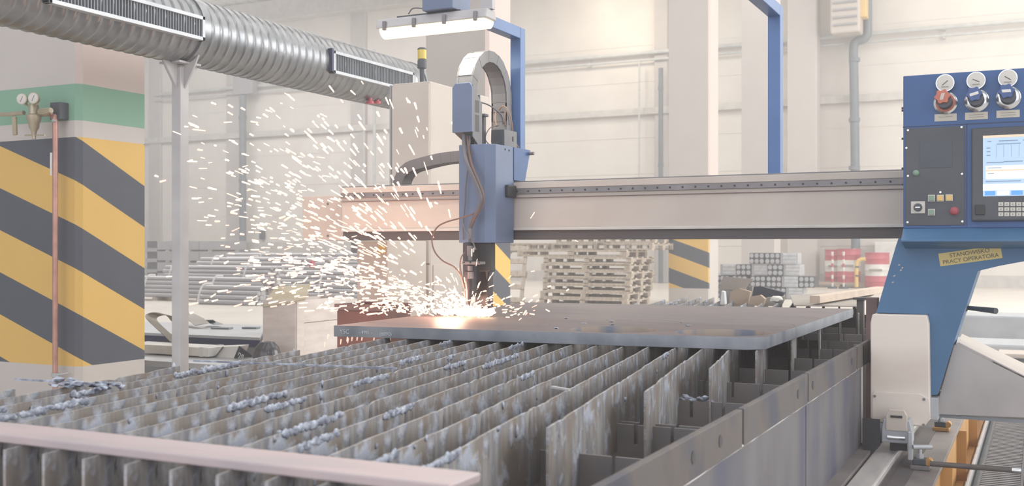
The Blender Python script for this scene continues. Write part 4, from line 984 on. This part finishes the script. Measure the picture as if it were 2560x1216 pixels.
p = onY(645, 0, 6.0); zt_ = onY(645, 858, 6.0).z
tag(MB().lathe((p.x, 6.1, 0), (0, 0, 1), [(0, .10), (zt_-.10, .10), (zt_-.04, .085), (zt_, .05), (zt_+.005, .01)], 24).build('film_wrapped_roll', 'blackfilm', smooth=True), 'dark roll wrapped in shiny black film beside the wooden crate', 'roll')
tag(MB().obox(onY(470, 903, 5.95), (.5, 0, .0), (0, .25, 0), (0, 0, .02)).build('grey_sheet', 'sheet'), 'grey sheet lying low beneath the long white carton', 'steel sheet')
tag(MB().obox(onY(392, 890, 6.2), V(.09, 0, .075), V(0, .02, 0), V(-.008, 0, .010)).build('loose_strap', 'strap'), 'pale loose strap hanging diagonally below the white carton', 'strap')
# small wall bits left
for (px, py, lb) in ((655, 588, 'small dark socket box on the back wall beside the dark slate downpipe'),):
    p = onY(px, py, YW-.1); tag(MB().box(p.x-.09, p.x+.09, YW-.16, YW-.012, p.z-.16, p.z+.16).build('socket_box', 'dark', bevel=.02), lb, 'box')
zt_ = max(0, onY(960, 742, 16.0).z)+6*.09*.9+.012; x_ = onY(780, 0, 16.1).x
t = thing('paint_can', 'small red can standing on the tube bundle behind the sparks', 'can', (x_, 16.1, zt_))
MB().lathe((x_, 16.1, zt_), (0, 0, 1), [(0, .05), (.1, .05), (.13, .03), (.14, .015)], 16).build('body', 'red', t, smooth=True)

# ------------------------------------------------------------------ pallets
def make_pallet(w=1.73, d=1.2, h=.125):
    t = thing('wooden_pallet', 'p', 'pallet', (0, 0, 0), 'stacked wooden pallets')
    for i in range(5): y = -d/2+(d-.1)*i/4; MB().box(-w/2, w/2, y, y+.1, h-.034, h).build('deck_board', 'pallet', t)
    for i in range(3):
        x = -w/2+(w-.1)*i/2
        MB().box(x, x+.1, -d/2, d/2, h-.044, h-.022).build('cross_board', 'pallet', t)
        for y in (-d/2, -.07, d/2-.14): MB().box(x, x+.1, y, y+.14, .018, h-.044).build('block', 'pallet', t)
    for y in (-d/2, -.05, d/2-.1): MB().box(-w/2, w/2, y, y+.1, 0, .03).build('base_board', 'pallet', t)
    return t
P0 = make_pallet(); px0 = -7.42; py0 = 18.6; first = True
ords = ['lowest', 'second lowest', 'third lowest', 'fourth from the bottom', 'fifth from the bottom', 'third from the top', 'second from the top']
for k in range(7):
    o = P0 if first else copy_tree(P0); first = False
    o.location = (px0+R.uniform(-.05, .05), py0+R.uniform(-.03, .03), k*.126); o.rotation_euler = (0, 0, R.uniform(-.03, .03))
    o['label'] = 'wooden pallet, %s in the main stack behind the plate' % ords[k]
for (x, y, z, rz, s, lb) in ((-7.75, 18.65, .885, .02, 1.25, 'wide wooden pallet lying on top of the main stack'), (-7.8, 18.9, 1.012, .03, .52, 'short pallet on the wide one, left half, just under the beam'), (-6.7, 18.9, 1.012, -.03, .55, 'short pallet on the wide one, right half, just under the beam'),
                         (-8.72, 18.9, 1.012, .02, .45, 'short pallet on the wide one at its far left, just under the beam'),
                         (-7.7, 18.95, 1.14, .03, .55, 'small pallet half hidden by the beam, left half of the stack top'), (-6.65, 18.95, 1.14, .0, .5, 'small pallet half hidden by the beam, right half of the stack top')):
    o = copy_tree(P0); o.location = (x, y, z); o.rotation_euler = (0, 0, rz); o.scale = (s, 1, 1); o['label'] = lb
for (x, y, z, ry, lb) in ((-9.25, 18.0, .0, 70, 'wooden pallet leaning upright against the left of the stack'), (-9.95, 18.7, .0, 74, 'wooden pallet leaning farther left, half hidden by the pillar')):
    o = copy_tree(P0); o.location = (x, y, .53); o.rotation_euler = (math.radians(78), math.radians(0), math.radians(8)); o.scale = (.72, .9, 1); o['label'] = lb
    o.rotation_euler = (math.radians(75), 0, math.radians(6)); 
# ------------------------------------------------------------------ round bar packs
def pack_end(w, h, d, nx):
    t = thing('bar_pack', 'p', 'bar pack', (0, 0, 0), 'packs of round bars stacked right of the striped pillar')
    MB().box(-w/2, w/2, 0, d, 0, h).build('wrap', 'bar_dark', t, bevel=.02)
    for j in range(2):
        for i in range(nx):
            x = -w/2+w*(i+.5)/nx; z = h*(j+.5)/2
            MB().cyl((x, -.012, z), (x, .01, z), min(w/nx, h/2)*.42, 14).build('bar', 'bar_end', t)
    return t
def pack_side(w, h, d):
    t = thing('bar_pack', 'p', 'bar pack', (0, 0, 0), 'packs of round bars stacked right of the striped pillar')
    b = MB()
    for j in range(3): b.tube([(-w/2, d*.1, h*(j+.5)/3), (w/2, d*.1, h*(j+.5)/3)], h/5.4, 10)
    b.box(-w/2, w/2, .02, d, 0, h); b.build('wrap', 'wrap', t, smooth=True)
    MB().box(-w/2-.005, -w/2+.05, -.0, d, .0, h).build('wrap_end', 'block_grey', t); return t
YP = 22.0; unit = onY(1841, 0, YP).x-onY(1801, 0, YP).x; hh_ = .225
E3 = pack_end(unit, hh_, .5, 3); S3 = pack_side(unit*1.1, hh_, .5); used = {0: False, 1: False}
zfoot = 0
rows_ = [[(1905, 1), (1944, 0), (1982, 1)], [(1895, 0), (1915, 0), (1951, 1), (1984, 0)], [(1820, 1), (1856, 0), (1900, 1), (1941, 0), (1976, 1)], [(1892, 0), (1926, 0), (1962, 1)]]
rn = ['bottom row', 'second row up', 'third row up', 'top row']; 
zr = [.004+.238*k for k in range(4)]
cnt = 0
for r_, row in enumerate(rows_):
    xcur = onY(row[0][0], 0, YP).x; wprev = 0
    for j, (px, kind) in enumerate(row):
        wd_ = unit*(.92 if kind == 0 else .86*1.1)+.012
        if j: xcur += (wprev+wd_)/2
        wprev = wd_
        src = (E3, S3)[kind]; o = src if not used[kind] else copy_tree(src); used[kind] = True
        o.location = (xcur, YP+R.uniform(-.02, .02), max(0.003, zr[r_])); o.scale = (.92 if kind == 0 else .86, 1, 1)
        o['label'] = ('dark pack showing bar ends, ' if kind == 0 else 'silver pack lying sideways, ')+('%s, %s from the left' % (rn[r_], ('first', 'second', 'third', 'fourth', 'fifth')[j]))
for j, (px, y) in enumerate(((1806, 1), (1849, 1), (1806, 0), (1849, 0))):
    o = copy_tree(E3); p = onY(px, 0, YP); o.location = (p.x, YP, zr[y]); o['label'] = 'dark pack of round bars, %s behind the bent cardboard' % ('upper left', 'upper right', 'lower left', 'lower right')[j]
# ------------------------------------------------------------------ drums
def drum(x, y, z, label, first=[None]):
    if first[0] is None:
        t = thing('oil_drum', 'd', 'drum', (0, 0, 0), 'red and white drums by the back wall'); r = .30
        def seg(z0, z1, mat, nm): MB().lathe((0, 0, 0), (0, 0, 1), [(z0, r), (z0+.01, r), ((z0+z1)/2-.01, r), ((z0+z1)/2, r+.008), ((z0+z1)/2+.01, r), (z1-.01, r), (z1, r)], 28).build(nm, mat, t, smooth=True)
        seg(.0, .28, 'red', 'lower_band'); seg(.28, .58, 'white', 'middle_band'); seg(.58, .86, 'red', 'upper_band')
        MB().lathe((0, 0, .86), (0, 0, 1), [(0, r+.01), (.02, r+.01), (.02, r-.01), (.0, .02)], 28).build('rim', 'red', t)
        MB().cyl((.15, -.05, .86), (.15, -.05, .89), .03, 12).build('bung', 'white', t)
        MB().box(-.16, .16, -.3062, -.300, .40, .46).build('drum_label', 'ink_pale', t)
        first[0] = t; o = t
    else: o = copy_tree(first[0])
    o.location = (x, y, z); o['label'] = label; return o
YD = 29.0
for (px, zb3, y, lb) in ((2189, 718, 28.6, 'red and white drum standing nearest the console, right of the others'), (2118, 706, YD, 'red and white drum in the middle of the three, behind the chain posts'), (2086, 706, YD+.5, 'red and white drum leftmost of the three, next to the plain pillar')):
    p = onY(px, zb3, y); o = drum(p.x, y+.3, max(0, p.z), lb)
pp = onY(2118, 706, YD); dp = thing('drum_pallet', 'wooden pallet under the two left drums', 'pallet', (pp.x-.2, YD+.3, 0))
for i in range(5): MB().box(pp.x-1.0, pp.x+.55, YD-.05+i*.2, YD+.07+i*.2, .08, max(.1, pp.z-.002)).build('deck_board', 'card', dp)
for i in range(3): MB().box(pp.x-1.0+i*.7, pp.x-.88+i*.7, YD-.05, YD+.9, 0, .08).build('runner', 'card', dp)
for px in (2081, 2109):
    p = onY(px, 705, 28.3); t = thing('chain_post', 'red and white barrier post in front of the drums, %s one' % ('left' if px == 2081 else 'right'), 'post', (p.x, 28.3, 0))
    for k in range(9): MB().cyl((p.x, 28.3, .05+k*.1), (p.x, 28.3, .15+k*.1), .03, 10).build('band', 'red' if k % 2 else 'white', t, smooth=True)
    MB().cyl((p.x, 28.3, 0), (p.x, 28.3, .05), .12, 14).build('base', 'dark', t)
t = thing('yellow_hose', 'yellow hose looped between the drums by the back wall', 'hose', onY(2150, 700, 28.4))
MB().tube(spline([onY(2141, 718.5, 28.4), onY(2141, 690, 28.4), onY(2142, 660, 28.4), onY(2150, 650, 28.4), onY(2164, 648, 28.4)], 6), .05, 10).build('hose', 'yellow', t, smooth=True)
for py in (668, 690): p = onY(2142, py, 28.4); MB().cyl(p-V(0, 0, .02), p+V(0, 0, .02), .054, 10).build('hose_ring', 'dark', t)
a, c = onY(2186, 645, 30.2), onY(2240, 605, 30.2)
t = thing('white_cabinet', 'white cabinet against the back wall behind the right drum', 'cabinet', ((a.x+c.x)/2, 30.4, 0))
MB().box(a.x, c.x+.3, 30.2, 30.7, 0, c.z).build('body', 'white', t, bevel=.02)
MB().box(a.x+.02, c.x+.28, 30.185, 30.2, .1, c.z-.05).build('door', 'white', t, bevel=.01)
# scrap on the far end of the table
Yd = 6.9
q = [onY(1797, 724, Yd), onY(1808, 692, Yd), onY(1882, 698, Yd), onY(1862, 724, Yd), onY(1832, 727, Yd)]
t = thing('bent_cardboard', 'bent grey-brown cardboard sheet among scrap at the far end of the table', 'cardboard', onY(1830, 760, Yd))
MB().prism(q, (0, .012, .0)).build('upper_flap', 'card_grey', t)
MB().prism([onY(1798, 724, Yd), onY(1830, 726, Yd), onY(1822, 764, Yd), onY(1800, 764, Yd)], (0, .012, 0)).build('lower_flap', 'block_grey', t)
def shard(pix, Y, mat, nm, label, cat='scrap'):
    tag(MB().prism([onY(a, c, Y) for a, c in pix], (0.0, .05, 0)).build(nm, mat), label, cat)
shard([(1822, 764), (1826, 730), (1848, 722), (1876, 730), (1868, 764)], 6.85, 'card', 'cardboard_piece', 'torn tan cardboard piece right below the bent cardboard sheet', 'cardboard')
shard([(1872, 764), (1876, 742), (1900, 738), (1912, 748), (1906, 766)], 6.80, 'card', 'cardboard_piece', 'tan cardboard lump at the middle of the scrap', 'cardboard')
shard([(1910, 766), (1916, 744), (1962, 742), (1950, 766)], 6.95, 'card_grey', 'cardboard_piece', 'brownish cardboard piece right of the scrap heap', 'cardboard')
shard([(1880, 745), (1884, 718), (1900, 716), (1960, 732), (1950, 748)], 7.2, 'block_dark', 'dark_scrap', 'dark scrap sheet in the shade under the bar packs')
shard([(1800, 762), (1804, 728), (1810, 730), (1812, 762)], 6.6, 'strap', 'foil_strip', 'bright foil strip standing at the far table edge')
p = onY(1942, 749, 6.7); tag(MB().blob(p, .028, R, 1.5, 1, .8, 2, .15).build('white_lump', 'white', smooth=True), 'small white lump lying on the brown cardboard scrap', 'scrap')
q = [onZ(1985, 766, .715), onZ(1975, 740, .715), onZ(2200, 728, .715), onZ(2140, 768, .715)]
tag(MB().prism(q, (0, 0, .006)).build('cardboard_sheet', 'card_grey'), 'flat grey cardboard sheet at the far right end of the table', 'cardboard')
a, c = onZ(2037, 757, .735), onZ(2200, 731, .735); d = (c-a).normalized(); s_ = d.cross(V(0, 0, 1))
tag(MB().obox((a+c)/2+V(0, 0, .018), d*((c-a).length/2), s_*.03, V(0, 0, .022)).build('wooden_plank', 'plank', bevel=.003), 'pale wooden plank lying across the far right end of the table', 'plank')
# far right frame bits
t = thing('slat_rack', 'grey steel trestle frame beyond the right end of the plate', 'frame', onZ(2150, 800, 0.4)*1.0)
a = onY(2150, 750, 6.0); MB().box(a.x-.018, a.x+.018, 6.0, 6.04, 0, a.z).build('post', 'side', t, bevel=.002)
MB().box(a.x-.035, a.x+.04, 5.98, 6.06, a.z, a.z+.012).build('post_cap', 'side', t)
# bright area right of the leg: pale sheets and gate
for i, (z0, z1, y, lb) in enumerate(((.10, .26, 9.6, 'low pale stack of steel plates right of the console leg'), (.28, .40, 11.2, 'second pale stack of long profiles behind the low one'))):
    a, c = onY(2300, 0, y), onY(2620, 0, y); t = thing('profile_stack', lb, 'steel profiles', ((a.x+c.x)/2+1, y, 0))
    for k in range(3): MB().box(a.x, 5.5, y+k*.22, y+k*.22+.18, .06, z1).build('profile', 'galv_flat', t, bevel=.02)
    for x in (a.x+.4, a.x+2.2, 4.5): MB().box(x, x+.1, y-.03, y+.66, 0, .06).build('bearer', 'pallet', t)
a = onY(2505, 0, 8.6); t = thing('vent_box', 'dark louvred ventilation box standing on the bright floor', 'vent box', (a.x+.1, 8.7, 0))  # a louvred vent box, not a grate in the floor
ZL, ZH = onY(2505, 915, 8.6).z, onY(2505, 888, 8.6).z
MB().box(a.x-.03, a.x+.20, 8.6, 8.95, 0, ZH+.01).build('body', 'offwhite', t, bevel=.004)
for k in range(4): z = ZL-.06+k*(ZH-ZL+.05)/4; MB().box(a.x, a.x+.15, 8.59, 8.6, z, z+.022).build('louvre', 'dark', t)

# ------------------------------------------------------------------ sparks, arc and smoke
T = V(tx, 4.14, .752)
def streak(b, p, d, ln, r):
    d = d.normalized(); u = d.cross(V(.3, .9, .2)).normalized(); v = d.cross(u)
    rg = []
    for s, k in ((-1, .0), (-.88, .75), (.75, 1), (1, .0)):
        c = p+d*ln*s
        rg.append([b.b.verts.new(c)] if k == 0 else [b.b.verts.new(c+(u*math.cos(2*PI*j/5)+v*math.sin(2*PI*j/5))*r*k) for j in range(5)])
    for j in range(5):
        b.b.faces.new([rg[0][0], rg[1][j], rg[1][(j+1) % 5]]); b.b.faces.new([rg[1][j], rg[2][j], rg[2][(j+1) % 5], rg[1][(j+1) % 5]]); b.b.faces.new([rg[2][j], rg[3][0], rg[2][(j+1) % 5]])
S = random.Random(11); A = MB(); B = MB()
def ok(p):                                   # keep clear of the solid things the jet flies past
    if p.z < .75: return False
    if p.y > 4.36 and p.z > 1.05 and p.x > -3.3: return False
    return not (p.y > 4.7 and p.x > -3.5)
n = 0
while n < 640:                               # the plume thrown up and to the left: ballistic paths
    th = math.radians(S.gauss(36, 19)); v0 = S.gauss(6.4, 1.5); az = S.gauss(0, .16)
    if th < .05 or v0 < 2: continue
    t_ = S.uniform(.09, .44); g = 9.8
    vel = V(-math.cos(th)*v0*math.cos(az), math.sin(az)*v0*.8, math.sin(th)*v0)
    p = T+vel*t_+V(0, 0, -.5*g*t_*t_); vv = vel+V(0, 0, -g*t_)
    if p.x < T.x-1.45 or p.z > 1.80 or not ok(p): continue
    vis = S.uniform(.5, 1.0)
    streak(A if S.random() < .7 else B, p, vv, S.uniform(.010, .034)*vis*1.1, S.uniform(.0022, .0058)); n += 1
n = 0
while n < 260:                               # flatter part of the plume, thrown low across the left side
    th = math.radians(S.gauss(15, 8)); v0 = S.gauss(6.0, 1.4); az = S.gauss(0, .14)
    if th < .02 or v0 < 2: continue
    t_ = S.uniform(.06, .26); vel = V(-math.cos(th)*v0*math.cos(az), math.sin(az)*v0*.8, math.sin(th)*v0)
    p = T+vel*t_+V(0, 0, -4.9*t_*t_+.04)
    if p.x < T.x-1.2 or not ok(p): continue
    streak(A if S.random() < .6 else B, p, vel+V(0, 0, -9.8*t_), S.uniform(.008, .028), S.uniform(.0024, .0058)); n += 1
n = 0
while n < 420:                               # low spray bouncing across the plate to the left
    dx = -abs(S.gauss(0, .32)); z = .752+abs(S.gauss(0, .05+.10*abs(dx))); p = T+V(dx, S.gauss(0, .10)+.02, z-T.z)
    if not ok(p): continue
    vv = V(-1, S.gauss(0, .3), S.gauss(.15, .5)); streak(A if S.random() < .8 else B, p, vv, S.uniform(.004, .016), S.uniform(.002, .005)); n += 1
n = 0
while n < 110:                               # short spray to the right
    dx = abs(S.gauss(0, .18)); z = .75+abs(S.gauss(0, .02+.22*dx)); p = T+V(dx, S.gauss(-.02, .08), z-T.z)
    if not ok(p): continue
    vv = V(1, S.gauss(0, .3), S.gauss(.35, .4)); streak(A if S.random() < .6 else B, p, vv, S.uniform(.004, .016), S.uniform(.0018, .0045)); n += 1
n = 0
while n < 80:                               # drops on both sides of the nozzle going up
    a_ = S.gauss(0, 1.0); r_ = abs(S.gauss(0, .13))+.02; p = T+V(math.sin(a_)*r_-.03, S.gauss(-.03, .04), abs(math.cos(a_))*r_)
    if not ok(p): continue
    streak(A, p, p-T, S.uniform(.006, .02), S.uniform(.0015, .003)); n += 1
for (px, py) in ((812, 862), (820, 842), (852, 855), (868, 848), (880, 847), (893, 846), (905, 846), (935, 848), (975, 846), (870, 852)):
    streak(B, onY(px, py, 3.55), V(.15, 0, 1), .011, .003)
nA = len(A.b.faces); tmp = bpy.data.meshes.new('t'); B.b.to_mesh(tmp); A.b.from_mesh(tmp)
so = A.build('sparks', 'spark'); so.data.materials.append(M['spark_pink'])
for p in so.data.polygons:
    if p.index >= nA: p.material_index = 1
tag(so, 'swarm of pale orange sparks flying up and left from the torch', 'sparks', kind='stuff')
b = MB()
b.lathe(T-V(0, 0, .004), (0, 0, 1), [(0, .045), (.006, .040), (.016, .022), (.04, .010), (.06, .004)], 14)
for i in range(60):
    a_ = S.uniform(0, 2*PI); r_ = S.uniform(.02, .12); streak(b, T+V(math.cos(a_)*r_*1.2-.02, math.sin(a_)*r_*.5, S.uniform(.0, .02)), V(math.cos(a_), math.sin(a_)*.5, S.uniform(0, .5)), S.uniform(.01, .03), S.uniform(.003, .007))
for v in b.b.verts:
    if (v.co-T).length < .07: v.co += V(S.uniform(-.004, .004), S.uniform(-.004, .004), S.uniform(-.002, .006))
tag(b.build('cutting_flame', 'arc'), 'glaring white cutting flame under the torch on the plate', 'flame')
l = bpy.data.lights.new('arc_light', 'POINT'); l.energy = 6; l.color = (1, .60, .42); l.shadow_soft_size = .06
o = bpy.data.objects.new('arc_light', l); o.location = T+V(-.05, -.08, .07); col.objects.link(o)
l = bpy.data.lights.new('spark_light', 'POINT'); l.energy = 4.6; l.color = (1, .60, .45); l.shadow_soft_size = .25
o = bpy.data.objects.new('spark_light', l); o.location = T+V(-.72, -.12, .12); col.objects.link(o)

# ------------------------------------------------------------------ thin dust haze filling the hall
hm = bpy.data.materials.new('dust_haze'); hm.use_nodes = True; hn = hm.node_tree.nodes; hn.clear()
vo = hn.new('ShaderNodeVolumeScatter'); vo.inputs['Color'].default_value = (1, .97, .96, 1); vo.inputs['Density'].default_value = .018; vo.inputs['Anisotropy'].default_value = .2
oo = hn.new('ShaderNodeOutputMaterial'); hm.node_tree.links.new(vo.outputs[0], oo.inputs['Volume'])
hz = MB().box(-45.6, 10.6, -6.4, YW+.5, -.3, ZC+.5).build('dust_haze', hm); hz['kind'] = 'stuff'; hz['label'] = 'thin pale dust haze filling the hall'; hz['category'] = 'haze'
